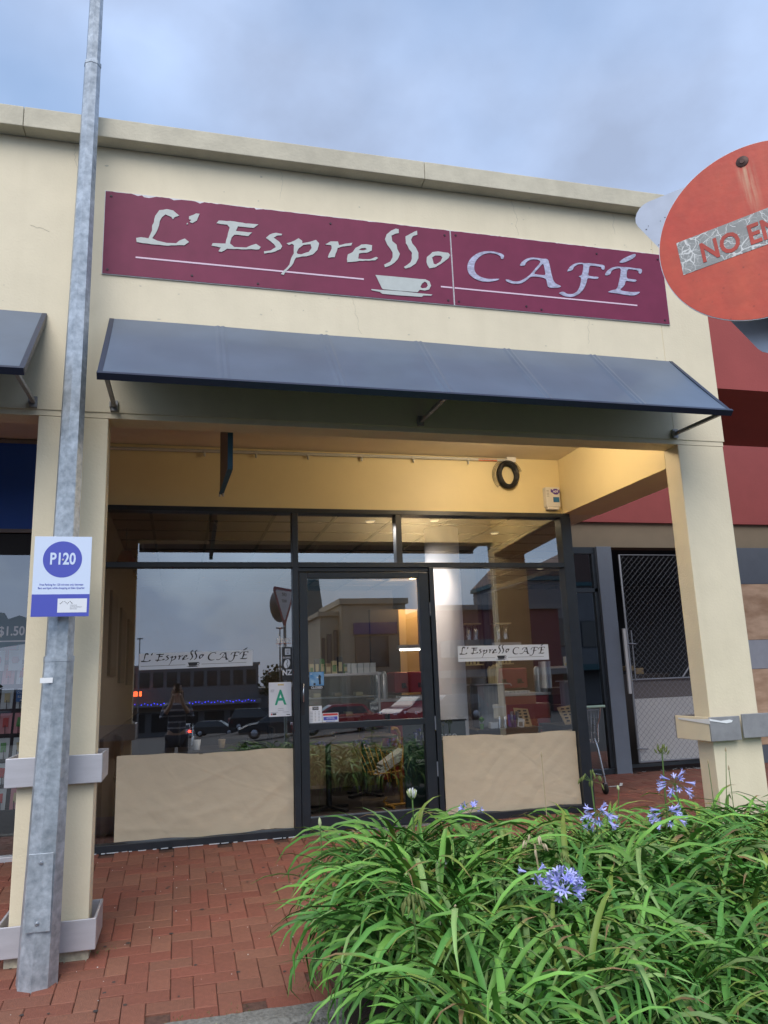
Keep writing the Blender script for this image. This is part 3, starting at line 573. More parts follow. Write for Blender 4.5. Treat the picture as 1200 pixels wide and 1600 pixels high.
# ------------------------------------------------------------------ lettering
def text_mesh(s, size, bold=0, sx=1.0, align='CENTER', depth=.0008):
    cu = bpy.data.curves.new('lettering', 'FONT'); cu.body = s; cu.size = size; cu.align_x = align; cu.align_y = 'CENTER'; cu.offset = bold; cu.extrude = depth/2; cu.resolution_u = 3
    o = bpy.data.objects.new('lettering', cu); COL.objects.link(o)
    bpy.context.view_layer.update()
    me = bpy.data.meshes.new_from_object(o.evaluated_get(bpy.context.evaluated_depsgraph_get())); bpy.data.objects.remove(o)
    me.transform(Matrix.Diagonal((sx, 1, 1, 1))); me.transform(Matrix.Rotation(pi/2, 4, 'X')); me.materials.clear(); return me
def text(s, size, loc, mt, parent, bold=0, sx=1.0, align='CENTER', rotz=0, roll=0, depth=.0008):
    me = text_mesh(s, size, bold, sx, align, depth)
    o = link('lettering', me, mt, parent); o.location = Vector(loc)-origin(parent); o.rotation_euler = (0, roll, rotz); return o
def ltext(s, size, loc, mt, parent, **k):      # in the parent's own axes
    me = text_mesh(s, size, k.get('bold',0), k.get('sx',1), k.get('align','CENTER')); o = link('lettering', me, mt, parent); o.location = loc; return o
def roughen(lp, amp, step, rd):
    o = []
    for i, a in enumerate(lp):
        c = lp[(i+1) % len(lp)]; d = math.dist(a, c); n = max(1, int(d/step))
        for k in range(n):
            t = k/n; o.append((a[0]+(c[0]-a[0])*t+(rd.uniform(-amp,amp) if k else 0), a[1]+(c[1]-a[1])*t+(rd.uniform(-amp,amp) if k else 0)))
    return o
def smooth_loop(lp, n=1):
    for _ in range(n):
        o = []
        for i in range(len(lp)):
            a, c = lp[i], lp[(i+1) % len(lp)]
            o += [(a[0]*.78+c[0]*.22, a[1]*.78+c[1]*.22), (a[0]*.22+c[0]*.78, a[1]*.22+c[1]*.78)]
        lp = o
    return lp

sign = thing('shop_sign', 'long maroon two panel sign with ragged pale lettering and a coffee cup above the awning', 'sign', (1.53, -.02, 3.96))
SX, SZ = -.515, 3.961
rd = random.Random(12)
for a, c in ((-.515, 1.836), (1.846, 3.584)):
    b = MB(); b.bbox(a-.004, c+.004, -.010, -.001, 3.957, 4.548, .0015); p_ = part('panel', b, M['sign_back'], sign)
    top = []; x = a
    while x < c:
        chip = .018 if rd.random() < .10 else .004
        top.append((x, 4.545-rd.uniform(0, chip))); x += rd.uniform(.012, .05)
    lp = [(a, 3.961), (c, 3.961), (c, 4.54)] + top[::-1]
    side = []
    b = MB(); b.poly([lp], lambda u, v, d: (u, -.0125+d, v), .002); part('film', b, M['maroon'], p_)
    for (sx_, sz_) in ((a+.035, 4.51), (a+.03, 3.99), (c-.04, 4.50), (c-.04, 3.99), ((a+c)/2-.2, 3.985), (a+.55, 4.0), ((a+c)/2+.3, 4.49)):
        b = MB(); b.lathe((0,0,0), [(.0085,0),(.007,.004)], 10); me = b.mesh('screw'); me.transform(Matrix.Rotation(pi/2, 4, 'X')); me.transform(Matrix.Translation((sx_, -.0127, sz_)))
        part('screw', me, M['screw'], p_)
for n_, (nm, polys) in enumerate(LETTERS):
    b = MB()
    cafe = n_ >= 12
    for loops in polys:
        if cafe: loops = [smooth_loop(l, 2) for l in loops]
        elif nm not in ('cup', 'saucer'): loops = [roughen(l, .0022, .022, rd) for l in loops]
        b.poly(loops, lambda u, v, d: (SX+u, -.0165+d, SZ+v), .0038)
    part({'cup':'cup_emblem','saucer':'saucer_emblem'}.get(nm, 'letter'), b, M['letter2'] if cafe else M['letter'], sign)
for (a, c) in ((-.317, 1.186), (1.746, 1.833), (1.849, 3.317)):
    b = MB(); b.box(a, c, -.0145, -.0127, 4.086, 4.097); part('underline', b, M['pinkline'], sign)
b = MB(); b.box(-.60, 3.53, -.0005, 0.002, 3.93, 3.9305)

# ------------------------------------------------------------------ awnings
def awning(label, x0, x1, ribs, stays):
    t = thing('window_awning', label, 'awning', (x0, 0, 3.65), group='blue sheet awnings on the facade')
    A = Vector((0, -.004, 3.657)); B = Vector((0, -.563, 3.066)); d = (B-A).normalized(); n = Vector((0, d.z, -d.y)); n = n if n.z > 0 else -n
    Ln = (B-A).length; b = MB(); nu, nv = 420, 8; rs = random.Random(int(x0*10)+40)
    ph = [rs.uniform(0, 6) for _ in range(4)]
    def pt(u, v, off):
        x = x0+(x1-x0)*u; s_ = 0
        for rx in ribs: s_ += .006*math.exp(-((x-rx-.016)/.010)**2)+.006*math.exp(-((x-rx+.016)/.010)**2)
        sag = -.006*sin(pi*v)*(.6+.4*sin(u*31+ph[0]))+.002*sin(u*17+ph[1]+v*3)
        return A+d*(Ln*v)+n*(sag+s_+off)+Vector((x, 0, 0))
    for off, flip in ((.004, False), (-.002, True)):
        vs = [pt(i/nu, j/nv, off) for j in range(nv+1) for i in range(nu+1)]
        fs = [(j*(nu+1)+i, j*(nu+1)+i+1, (j+1)*(nu+1)+i+1, (j+1)*(nu+1)+i) for j in range(nv) for i in range(nu)]
        b.add(vs, [tuple(reversed(f)) for f in fs] if not flip else fs, True)
    part('sheet', b, M['awning'], t)
    b = MB()
    for x in (x0, x1): b.beam(A+Vector((x,0,0))+n*-.012, B+Vector((x,0,0))+n*-.012, .028, .034, up=n)
    b.beam(A+Vector((x0,0,0))+n*-.02, A+Vector((x1,0,0))+n*-.02, .03, .02, up=n)
    b.beam(B+Vector((x0-.014,0,0))+n*-.008, B+Vector((x1+.014,0,0))+n*-.008, .022, .042, up=n); part('edge_frame', b, M['awning_edge'], t)
    for x in ribs:
        b = MB(); b.beam(A+Vector((x,0,0))+n*-.016, B+Vector((x,0,0))+n*-.016, .03, .02, up=n); part('rib', b, M['awning_edge'], t)
    for x in stays:
        b = MB(); b.beam((x, -.545, 3.062), (x+.002, -.012, 3.082), .022, .022); b.box(x-.02, x+.022, -.02, -.001, 3.050, 3.115); b.box(x-.024,x-.018,-.045,-.001,3.066,3.098); part('stay', b, M['alu_dark'], t)
    return t
awning('long blue awning above the café recess, right of the pole', -.447, 3.556, [.22,.90,1.56,2.22,2.90], [-.414, 1.548, 3.514])
awning('blue awning left of the pole, above the neighbouring shop', -4.6, -.838, [-3.2,-2.5,-1.8,-1.15], [-4.5, -2.7, -.87])

# ------------------------------------------------------------------ aluminium guards round the pillars
def guard(label, x0, x1, z0, z1, split=None, mt='alu', mt2=None):
    t = thing('pillar_guard', label, 'guard rail', ((x0+x1)/2, 0, z0), group='metal guards round the pillars')
    y0, y1, w_ = -.048, .34, .014
    if split:
        b = MB(); b.bbox(x0, split-.008, y0, y0+w_, z0, z1, .004); part('front_plate', b, M[mt], t)
        b = MB(); b.bbox(split+.008, x1, y0-.004, y0+w_-.004, z0+.01, z1+.01, .004); part('front_plate', b, M[mt], t)
    else:
        b = MB(); b.bbox(x0, x1, y0, y0+w_, z0, z1, .004); part('front_plate', b, M[mt], t)
    for x, s in ((x0, 1), (x1, -1)):
        b = MB(); b.bbox(min(x, x+s*w_), max(x, x+s*w_), y0+w_+.001, y1, z0, z1, .004)
        b.box(min(x+s*w_, x+s*.04), max(x+s*w_, x+s*.04), y0+.05, y0+.12, z0+.01, z1-.03)
        part('side_plate', b, M[mt2 or mt], t)
    b = MB(); b.bbox(x0, x1, y1-.001, y1+.012, z0, z1, .003); part('back_plate', b, M[mt], t)
    return t
guard('pale metal guard round the left pillar at waist height behind the pole', -.893, -.400, .893, 1.045)
guard('pale metal guard round the foot of the left pillar behind the pole base', -.893, -.400, .055, .208)
g = guard('scuffed grey guard round the right pillar with peeling white tape', 3.492, 4.02, .895, 1.055, split=3.74, mt='alu_dark', mt2='cream')
b = MB(); b.poly([[(3.4905,1.032),(3.62,1.010),(3.66,1.015),(3.672,1.026),(3.65,1.034),(3.58,1.028),(3.50,1.043),(3.4905,1.047)]], lambda u, v, d: (u, -.0515+d, v), .002); part('tape', b, M['tape'], g)
b = MB(); b.poly([[(-.05,1.010),(.30,1.030),(.30,1.041),(.1,1.037),(-.05,1.046)]], lambda u, v, d: (3.4895-d, u, v), .001); part('tape', b, M['tape'], g)

# ------------------------------------------------------------------ lamp post with parking sign
post = thing('steel_post', 'tall galvanised eight sided steel post in front of the left pillar, parking plate strapped on', 'lamp post', (-.655, -.21, gz(-.21)))
def axis(z): return Vector((-.655+.0175*z if z < 1.56 else -.6277+.0063*(z-1.56), -.21, z))
def octo(z0, z1, r0, r1, nseg=6):
    b = MB(); path = [axis(z0+(z1-z0)*i/nseg) for i in range(nseg+1)]; o = []
    n = 8
    for i, p_ in enumerate(path):
        r = r0+(r1-r0)*i/nseg
        o += [p_+Vector((r*cos(2*pi*(k+.5)/n+.28), r*sin(2*pi*(k+.5)/n+.28), 0)) for k in range(n)]
    b.add(o, [(i*n+k, i*n+(k+1)%n, (i+1)*n+(k+1)%n, (i+1)*n+k) for i in range(nseg) for k in range(n)])
    b.add(o[-n:], [tuple(range(n))]); return b
base_z = gz(-.21)
shaft = part('lower_shaft', octo(base_z-.02, 1.56, .100, .078), M['galv'], post)
part('upper_shaft', octo(1.561, 5.30, .0735, .050), M['galv'], post); part('top_shaft', octo(5.301, 7.4, .0445, .038), M['galv'], post)
b = octo(1.545, 1.575, .0805, .0800, 1); part('joint_ring', b, M['galv'], post)
b = octo(5.285, 5.31, .0525, .0525, 1); part('joint_ring', b, M['galv'], post)
# access cover with two bolts
b = MB(); ax = axis(.42); b.bbox(ax.x-.062, ax.x+.055, -.21-.0985, -.21-.090, .235, .60, .003); cv = part('access_cover', b, M['galv'], post)
for z in (.275, .555):
    b = MB(); b.lathe((0,0,0), [(.011,0),(.010,.005),(.005,.010)], 12); me = b.mesh('bolt'); me.transform(Matrix.Rotation(pi/2, 4, 'X')); me.transform(Matrix.Translation((axis(z).x-.004, -.309, z))); part('bolt', me, M['chrome'], cv)
b = MB(); b.box(axis(1.44).x-.074, axis(1.44).x-.012, -.2935, -.2915, 1.435, 1.462); part('tape_strip', b, M['tape'], post)
ps = thing('parking_sign', 'white and blue P120 parking plate fixed to the galvanised post', 'sign', (-.614, -.36, 1.775))
me_ = MB(); me_.bbox(-.757, -.470, -.3605, -.357, 1.775, 2.204, .001); part('plate', me_, M['swhite'], ps)
b = MB(); b.poly([[(-.7565,1.7755),(-.4705,1.7755),(-.4705,1.893),(-.7565,1.893)]], lambda u, v, d: (u, -.3611+d, v), .0004); part('blue_band', b, M['sblue'], ps)
b = MB(); b.poly([[(-.614+.098*cos(k*pi/32), 2.080+.098*sin(k*pi/32)) for k in range(64)]], lambda u, v, d: (u, -.3611+d, v), .0004); part('blue_disc', b, M['sblue'], ps)
text('P120', .088, (-.613, -.3618, 2.080), M['swhite'], ps, bold=.0022, sx=.74)
text('Free Parking for 120 minutes only between', .0148, (-.613, -.3611, 1.944), M['sblue'], ps, sx=.84, bold=.0001)
text('8am and 6pm while shopping at Eden Quarter', .0148, (-.613, -.3611, 1.926), M['sblue'], ps, sx=.84, bold=.0001)
b = MB(); b.box(-.628, -.482, -.3617, -.3612, 1.796, 1.870); part('white_label', b, M['white'], ps)
b = MB()
for i, (dx, dz) in enumerate([(0,0),(.006,.005),(-.006,-.005),(.016,.006),(.022,0),(.028,-.006),(.034,0),(.042,.006),(.048,0),(.052,-.004)]): b.box(-.610+dx, -.606+dx, -.3621, -.3618, 1.846+dz, 1.850+dz)
part('dot_emblem', b, M['blackprint'], ps)
for k, s_ in enumerate(['PARKING', 'ENFORCEMENT', 'SERVICES']): text(s_, .0085, (-.566, -.3619, 1.834-k*.0095), M['greyband'], ps, align='LEFT')
b = MB(); b.lathe((0,0,0), [(.006,0),(.005,.003)], 10); me = b.mesh('bolt'); me.transform(Matrix.Rotation(pi/2, 4, 'X')); me.transform(Matrix.Translation((-.612, -.3620, 2.078))); part('bolt', me, M['alu'], ps)

# ------------------------------------------------------------------ no entry disc and give way triangle
a_ = Vector((.672,-.736,.08)).normalized(); b_ = Vector((-.048,.065,.997)); b_ = (b_-a_*b_.dot(a_)).normalized(); c_ = b_.cross(a_)   # local y = away from the viewer
def basis(a, y, z, loc):
    m = Matrix((a, y, z)).transposed().to_4x4(); m.translation = loc; return m
NC = Vector((1.450, -3.246, 2.517))
ne = thing('no_entry_sign', 'faded red round NO ENTRY sign with a cracked grey band and rusty bolt', 'sign'); ne.rotation_mode = 'QUATERNION'
mm = basis(a_, c_, b_, NC); ne.location = NC; ne.rotation_quaternion = mm.to_quaternion()
R_ = .25
circ = lambda r, n=96: [(r*cos(2*pi*k/n), r*sin(2*pi*k/n)) for k in range(n)]
b = MB(); b.poly([circ(R_)], lambda u, v, d: (u, .0005+d, v), .0035); part('plate', b, M['alu'], ne, local=True)
b = MB(); b.poly([circ(R_-.0018)], lambda u, v, d: (u, -.0006+d, v), .0006); part('red_face', b, M['red_face'], ne, local=True)
b = MB(); b.poly([[(-.1975,-.0525),(.1975,-.0525),(.1975,.0475),(-.1975,.0475)]], lambda u, v, d: (u, -.0014+d, v), .0006); part('band', b, M['band'], ne, local=True)
rc = random.Random(21); b = MB()
def crk(x, z, ang, ln, w):
    pts = [(x, z)]
    for _ in range(int(ln/.009)):
        ang += rc.uniform(-.8, .8); x += .009*cos(ang); z += .009*sin(ang)
        if abs(x) > .195 or z > .0455 or z < -.0505: break
        pts.append((x, z))
        if rc.random() < .22 and w > .0010: crk(x, z, ang+rc.choice((-1.3, 1.3)), ln*.5, w*.7)
    for p0, p1 in zip(pts[:-1], pts[1:]):
        d = (Vector((p1[0]-p0[0], p1[1]-p0[1]))).normalized(); n = Vector((-d.y, d.x))*w*rc.uniform(.4, 1)
        b.add([(p0[0]-n.x, -.0016, p0[1]-n.y), (p1[0]-n.x, -.0016, p1[1]-n.y), (p1[0]+n.x, -.0016, p1[1]+n.y), (p0[0]+n.x, -.0016, p0[1]+n.y)], [(0,1,2,3)])
for i in range(9): crk(rc.uniform(-.19, .19) if i > 3 else rc.uniform(-.19,-.12), rc.choice((-.049, .045)), rc.choice((-1.57, 1.57))*1, .08, .0009)
for i in range(4): crk(rc.uniform(-.19, .18), rc.uniform(-.04, .04), rc.uniform(0, 6.28), .05, .0010)
part('crack', b, M['crack'], ne, local=True, stuff=True)
ltext('NO ENTRY', .080, (.014, -.0022, -.013), M['red'], ne, bold=.0019, sx=.80)
b = MB(); b.lathe((0,0,0), [(.0160,0),(.0155,.0015),(.0150,.0018),(.007,.0020),(.006,.0035)], 20); me = b.mesh('bolt'); me.transform(Matrix.Rotation(pi/2, 4, 'X')); me.transform(Matrix.Translation((.006, -.001, .207))); part('bolt', me, M['rustbolt'], ne, local=True)
# post behind
b = MB(); b.tube([NC+a_*.085+c_*.034+Vector((0,0,-3.0)), NC+a_*.085+c_*.034+Vector((0,0,.22))], .024, 14)
solo('sign_post', b, M['galv'], 'galvanised post carrying the round NO ENTRY sign and the triangular sign', 'sign post')
gw = thing('give_way_sign', 'grey back of a triangular sign showing from behind the red NO ENTRY sign', 'sign'); gw.rotation_mode = 'QUATERNION'
ta = Vector((.60,-.80,.0)).normalized(); tb = Vector((0,0,1)); tc_ = tb.cross(ta)
G0 = Vector((1.512,-3.178,2.775)); gm = basis(ta, tc_, tb, G0); gw.location = G0; gw.rotation_quaternion = gm.to_quaternion()
def rtri(h, r, n=7):
    P3 = [(-h, 0), (h, 0), (0, -h*1.732)]; o = []
    cen = [(-h+r*1.732, -r), (h-r*1.732, -r), (0, -h*1.732+2*r)]
    for (cx, cz), a0 in zip(cen, (150, 30, 270)):
        sgn = -1
        for k in range(n):
            an = radians(a0+60-120*k/(n-1)); o.append((cx+r*cos(an), cz+r*sin(an)))
    return o
b = MB(); b.poly([rtri(.355, .045)[::-1]], lambda u, v, d: (u, d, v), .003); part('plate', b, M['signback'], gw, local=True)
b = MB(); b.poly([[(x, z-.002) for x, z in rtri(.352, .044)][::-1]], lambda u, v, d: (u, .0033+d, v), .0004); part('red_face', b, M['redbox'], gw, local=True)
b = MB(); b.poly([[(x, z-.04) for x, z in rtri(.272, .03)][::-1]], lambda u, v, d: (u, .0039+d, v), .0004); part('white_face', b, M['white'], gw, local=True)
for s_, z, sz in (('GIVE', -.10, .075), ('WAY', -.20, .07)):
    me = text_mesh(s_, sz, .001, .9); me.transform(Matrix.Rotation(pi, 4, 'Z')); o = link('lettering', me, M['blackprint'], gw); o.location = (0, .0046, z)
b = MB(); lp = [(.02,-.38),(.06,-.34),(.12,-.32),(.17,-.27),(.15,-.22),(.08,-.2),(.0,-.25),(-.06,-.30),(-.05,-.36),(-.01,-.4)]
b.poly([smooth_loop(lp,2)], lambda u, v, d: (u, -.0005+d, v), .0003); part('dark_smear', b, M['dark_smear'], gw, local=True)
b = MB()
for q in range(24):
    x, z = rc.uniform(-.30,-.12), rc.uniform(-.16,-.02)
    if z < -.02-(x+.30)*-1.2*0: b.box(x, x+rc.uniform(.001,.004), -.0007, -.0002, z, z+rc.uniform(.001,.003))
part('fleck', b, M['dark_smear'], gw, local=True, stuff=True)

# ------------------------------------------------------------------ under the soffit
t = thing('conduit', 'grey conduit clipped along the wall under the recess soffit', 'pipe', (1.2, YW, 3.36))
b = MB(); b.tube([(-.6, YW-.02, 3.362), (3.02, YW-.02, 3.385)], .015, 10); part('pipe', b, M['pipe'], t)
for x in (.18, .62, 1.08, 1.57, 2.06, 2.60):
    z = 3.362+(x+.6)*.00635
    b = MB(); b.box(x-.012, x+.012, YW-.036, YW-.001, z-.016, z+.013); b.lathe((x, YW-.024, z-.050), [(.007,0),(.011,.02),(.008,.034)], 10); part('clip', b, M['pipe'], t)
b = MB(); b.bbox(2.985, 3.075, YW-.05, YW-.001, 3.36, 3.41, .004); part('junction_box', b, M['box_white'], t)
b = MB(); b.box(2.70, 2.89, YW-.0335, YW-.0312, 3.367, 3.392); part('orange_label', b, M['orange'], t)
text('CAUTION 240', .018, (2.795, YW-.0340, 3.379), M['blackprint'], t)
b = MB(); rc2 = random.Random(4)
for k in range(16):
    r = .104+rc2.uniform(-.022, .018); cx, cz = 2.985+rc2.uniform(-.006,.006), 3.235+rc2.uniform(-.008,.008)
    b.tube([(cx+r*.86*cos(2*pi*i/30), YW-.05+.022*sin(k*1.7)+.004*sin(i), cz+r*1.1*sin(2*pi*i/30)) for i in range(31)], .0062, 6)
for k in range(3):
    b.tube([(2.985+(.13+.012*k)*cos(2*pi*i/24+.3), YW-.03, 3.23+(.14+.01*k)*sin(2*pi*i/24+.3)) for i in range(15)], .002, 5)
b.tube([(2.985,YW-.04,3.34),(3.0,YW-.045,3.375)], .005, 6)
solo('cable_coil', b, M['cable'], 'coil of black cable hanging from the conduit end under the soffit', 'cable')
al = thing('alarm_box', 'white alarm box with blue window and purple badge in the recess corner', 'alarm box', (3.43, YW-.03, 2.915))
b = MB(); b.bbox(3.350, 3.498, YW-.062, YW-.001, 2.930, 3.122, .006); b.bbox(3.362,3.486,YW-.056,YW-.002,2.905,2.93,.004); part('case', b, M['box_white'], al)
b = MB(); b.bbox(3.425, 3.487, YW-.066, YW-.062, 2.975, 3.025, .002); part('window', b, M['lcd'], al)
b = MB(); b.poly([[(3.455+.038*cos(k*pi/4+.39), 3.078+.030*sin(k*pi/4+.39)) for k in range(8)]], lambda u, v, d: (u, YW-.0645+d, v), .002); b.box(3.405,3.42,YW-.0645,YW-.0625,3.07,3.10); b.box(3.49,3.4975,YW-.0645,YW-.0625,3.07,3.10); part('badge', b, M['purple'], al)
text('ADT', .026, (3.455, YW-.0655, 3.078), M['white'], al, bold=.001)
b = MB()
for k in range(5): b.box(3.36, 3.385, YW-.0635, YW-.0625, 3.03+k*.014, 3.034+k*.014)
part('vent', b, M['greyline'], al)
# projecting sign board under the soffit
bs = thing('projecting_sign', 'narrow brown sign board with a teal edge hanging edge on under the soffit', 'sign', (.31, .85, 2.85))
b = MB(); b.poly([[(.27,3.395),(.27,2.795),(.30,2.785),(1.42,2.90),(1.42,3.395)]], lambda u, v, d: (.292+d, u, v), .022); part('board', b, M['brownface'], bs)
b = MB(); b.beam((.303,.262,3.395),(.303,.262,2.79),.034,.014); b.beam((.303,.262,2.786),(.303,1.425,2.892),.034,.014); part('edge_trim', b, M['teal'], bs)
b = MB(); b.tube([(.292,1.41,2.90),(.292,1.41,2.865)], .008, 8); b.tube([(.316,1.36,2.89),(.316,1.36,2.855)], .008, 8); part('rod_tip', b, M['alu'], bs)

# ------------------------------------------------------------------ kraft paper, strips and stickers on the glass
def paper(name, label, x0, x1, z0, z1, seed, skew=0, y=YW+.0175, ztop2=None):
    rp = random.Random(seed); nx_, nz_ = 190, 90; b = MB()
    ridges = [(rp.uniform(x0, x1), rp.uniform(z0, z1), rp.uniform(-1.2, 1.2), rp.uniform(.012, .05), rp.uniform(.0007,.0022), rp.uniform(.10,.5)) for _ in range(16)]
    ft = [(rp.uniform(-2.5, 2.5), rp.uniform(4, 14), rp.uniform(0, 6.3), rp.uniform(.0004, .0014)) for _ in range(9)]
    folds = [(rp.uniform(x0, x1), rp.uniform(z0, z1), rp.uniform(-.9, .9), rp.uniform(.02, .05), rp.uniform(.0015,.004)) for _ in range(14)]
    def h(x, z):
        v = 0
        for ax_, f, ph, am in ft: v += am*abs(sin((x*ax_+z*1.6)*f+ph+1.3*sin(z*5+x*3)))
        for fx, fz, an, wd, am in folds:
            dd = (x-fx)*sin(an)+(z-fz)*cos(an); al_ = (x-fx)*cos(an)-(z-fz)*sin(an)
            v += am*math.exp(-(dd/wd)**2)*math.exp(-(al_/.35)**2)
        for fx, fz, an, wd, am, ln in ridges:
            dd = abs((x-fx)*sin(an)+(z-fz)*cos(an)); al_ = abs((x-fx)*cos(an)-(z-fz)*sin(an))
            if dd < wd and al_ < ln: v += am*(1-dd/wd)*(1-al_/ln)
        return v
    vs = []
    for j in range(nz_+1):
        for i in range(nx_+1):
            u, v = i/nx_, j/nz_; zt = z1+(ztop2-z1)*u if ztop2 else z1
            x = x0+(x1-x0)*u+skew*(1-v)*(-1 if u < .5 else 0); z = z0+(zt-z0)*v+(.006*sin(u*9)+.003*sin(u*23+1))*(1 if j in (0, nz_) else 0)
            vs.append((x, y-h(x, z), z))
    b.add(vs, [(j*(nx_+1)+i, j*(nx_+1)+i+1, (j+1)*(nx_+1)+i+1, (j+1)*(nx_+1)+i) for j in range(nz_) for i in range(nx_)], True)
    return solo(name, b, M['kraft'], label, 'brown paper', 'brown paper along the window feet')
paper('kraft_paper', 'brown paper taped over the foot of the left window, left of the door', -.457, .921, .239, .872, 3, ztop2=.856)
paper('kraft_paper', 'creased brown paper taped over the right window, right of the door', 2.222, 3.490, .236, .880, 9, ztop2=.862)
b = MB(); rp = random.Random(2); vs = []
for j in range(13):
    for i in range(41):
        y = 2.0+2.03*i/40; z = .235+(.63-.16*(i/40))*j/12; vs.append((3.562-.006*abs(sin(y*7+z*9))-.004*rp.random(), y, z))
b.add(vs, [(j*41+i, j*41+i+1, (j+1)*41+i+1, (j+1)*41+i) for j in range(12) for i in range(40)], True)
solo('kraft_paper', b, M['kraft'], 'brown paper along the foot of the side window beside the alley', 'brown paper', 'brown paper along the window feet')

def strip(label, x0, x1, z0, z1, tilt):
    t = thing('name_strip', label, 'window sticker', ((x0+x1)/2, YW+.03, z0), group='white name strips on the glass')
    y = YW+.0130; L_ = x1-x0; H_ = z1-z0
    def W(u, v, d): return (x0+u, y+d, z0+v+tilt*(u/L_))
    b = MB(); b.poly([[(0,0),(L_,0),(L_,H_),(0,H_)]], W, .0006); part('backing', b, M['vinyl'], t)
    k = L_*.97/3.80
    for n_, (nm, polys) in enumerate(LETTERS):
        b = MB(); s = 1.0
        for loops in polys:
            if n_ >= 12: loops = [smooth_loop(l, 1) for l in loops]
            b.poly([[((u-.19)*k+.012, (v-.035)*k*1.16+.010) for u, v in l] for l in loops], lambda u, v, d: W(u, v, d-.0007), .0005)
        part('letter' if nm not in ('cup','saucer') else nm+'_emblem', b, M['blackprint'], t)
    for (a, c) in ((.19, 1.70), (2.26, 3.83)):
        b = MB(); b.poly([[((a-.19)*k+.012, .028), ((c-.19)*k+.012, .028), ((c-.19)*k+.012, .0305), ((a-.19)*k+.012, .0305)]], lambda u, v, d: W(u, v, d-.0007), .0005); part('underline', b, M['blackprint'], t)
strip('white strip with the café name on the left window, left of the door', -.311, .592, 1.527, 1.657, .008)
strip('white strip with the café name on the right window, in front of the column', 2.405, 3.288, 1.512, 1.650, -.006)

def sticker(name, label, x0, x1, z0, z1, mt, dy=0, parent=None):
    t = thing(name, label, 'sticker', ((x0+x1)/2, YW+.0, z0)); b = MB(); b.box(x0, x1, YW+.0145-dy, YW+.0152-dy, z0, z1); part('sheet', b, M[mt], t); return t
YS = YW+.0138
t = sticker('grade_certificate', 'white certificate with a large green A on the window left of the door', .725, .912, 1.115, 1.392, 'white')
text('A', .17, (.822, YS, 1.262), M['tgreen'], t, bold=.003, sx=.8)
b = MB(); b.box(.80,.85,YS,YS+.0005,1.365,1.378); part('crest', b, M['cardyellow'], t)
for k, (x, z, l) in enumerate([(.74,1.33,.03),(.74,1.322,.03),(.74,1.314,.025),(.80,1.178,.045),(.80,1.163,.05),(.74,1.148,.06),(.84,1.148,.05)]):
    b = MB(); b.box(x, x+l, YS, YS+.0005, z, z+.003); part('print_line', b, M['greyband'], t)
b = MB(); b.box(.742,.752,YS,YS+.0005,1.128,1.142); part('red_mark', b, M['cardred'], t)
b = MB(); b.box(.755,.785,YS,YS+.0005,1.128,1.142); b.box(.87,.9,YS,YS+.0005,1.125,1.13); part('black_mark', b, M['blackprint'], t)
t = thing('coffee_decals', 'white lettering and bean emblem stuck on the glass above the green A certificate', 'sticker', (.87, YW+.015, 1.4))
text('altura', .074, (.852, YS, 1.742), M['cupwhite'], t, bold=.0016, sx=.72)
text('coffee co.', .024, (.852, YS, 1.690), M['white'], t, sx=.95)
b = MB(); b.beam((.785,YS,1.709),(.84,YS,1.709),.0006,.003); b.beam((.84,YS,1.709),(.852,YS,1.718),.0006,.003); b.beam((.852,YS,1.718),(.864,YS,1.709),.0006,.003); b.beam((.864,YS,1.709),(.918,YS,1.709),.0006,.003); part('roof_line', b, M['orange'], t)
b = MB(); b.box(.862,.908,YS,YS+.0006,1.615,1.668); part('square_sticker', b, M['vinyl'], t)
b = MB(); b.box(.868,.90,YS-.0006,YS-.0001,1.652,1.657); b.box(.868,.90,YS-.0006,YS-.0001,1.643,1.647); b.box(.876,.894,YS-.0006,YS-.0001,1.622,1.636); part('print_line', b, M['greyband'], t)
b = MB(); b.box(.838,.921,YS+.0008,YS+.0014,1.405,1.680); part('black_panel', b, M['blackprint'], t)
text('COFFEE', .019, (.876, YS, 1.592), M['white'], t, bold=.0004)
b = MB(); b.poly([[(.878+.026*cos(k*pi/12)*1, 1.542+.038*sin(k*pi/12)) for k in range(24)]], lambda u, v, d: (u+(v-1.542)*.15, YS+d, v), .0005); part('bean_emblem', b, M['white'], t)
b = MB(); b.tube([(.880+.004*sin(k*1.3), YS-.0006, 1.508+k*.0085) for k in range(9)], .0022, 4); part('bean_groove', b, M['blackprint'], t)
text('NZ', .062, (.878, YS, 1.468), M['white'], t, bold=.0022, sx=.9)
t = thing('closed_sticker', 'small blue picture sticker reading CLOSED on the glass door', 'sticker', (1.13, YW+.015, 1.33))
b = MB(); b.box(1.064,1.192,YS+.0008,YS+.0014,1.322,1.468); part('black_base', b, M['blackprint'], t)
b = MB(); b.box(1.066,1.190,YS,YS+.0006,1.352,1.466); part('blue_picture', b, M['lcd'] if False else mat('sky_blue_print', (.06,.25,.55), .5, col2=(.30,.50,.70), vscale=16), t)
b = MB(); b.poly([smooth_loop([(1.145,1.36),(1.165,1.36),(1.162,1.40),(1.168,1.43),(1.150,1.445),(1.140,1.42),(1.148,1.39)],2)], lambda u, v, d: (u, YS-.0006+d, v), .0004); b.box(1.10,1.118,YS-.0006,YS-.0002,1.356,1.375); part('dark_figure', b, M['blackprint'], t)
b = MB(); b.box(1.072,1.09,YS-.0006,YS-.0002,1.447,1.452); b.box(1.13,1.16,YS-.0006,YS-.0002,1.415,1.425); part('white_print', b, M['white'], t)
text('CLOSED', .026, (1.128, YS, 1.336), M['white'], t, bold=.0006)
t = thing('opening_hours', 'white opening hours sheet in the lower left corner of the door glass', 'sticker', (1.113, YW+.015, 1.05))
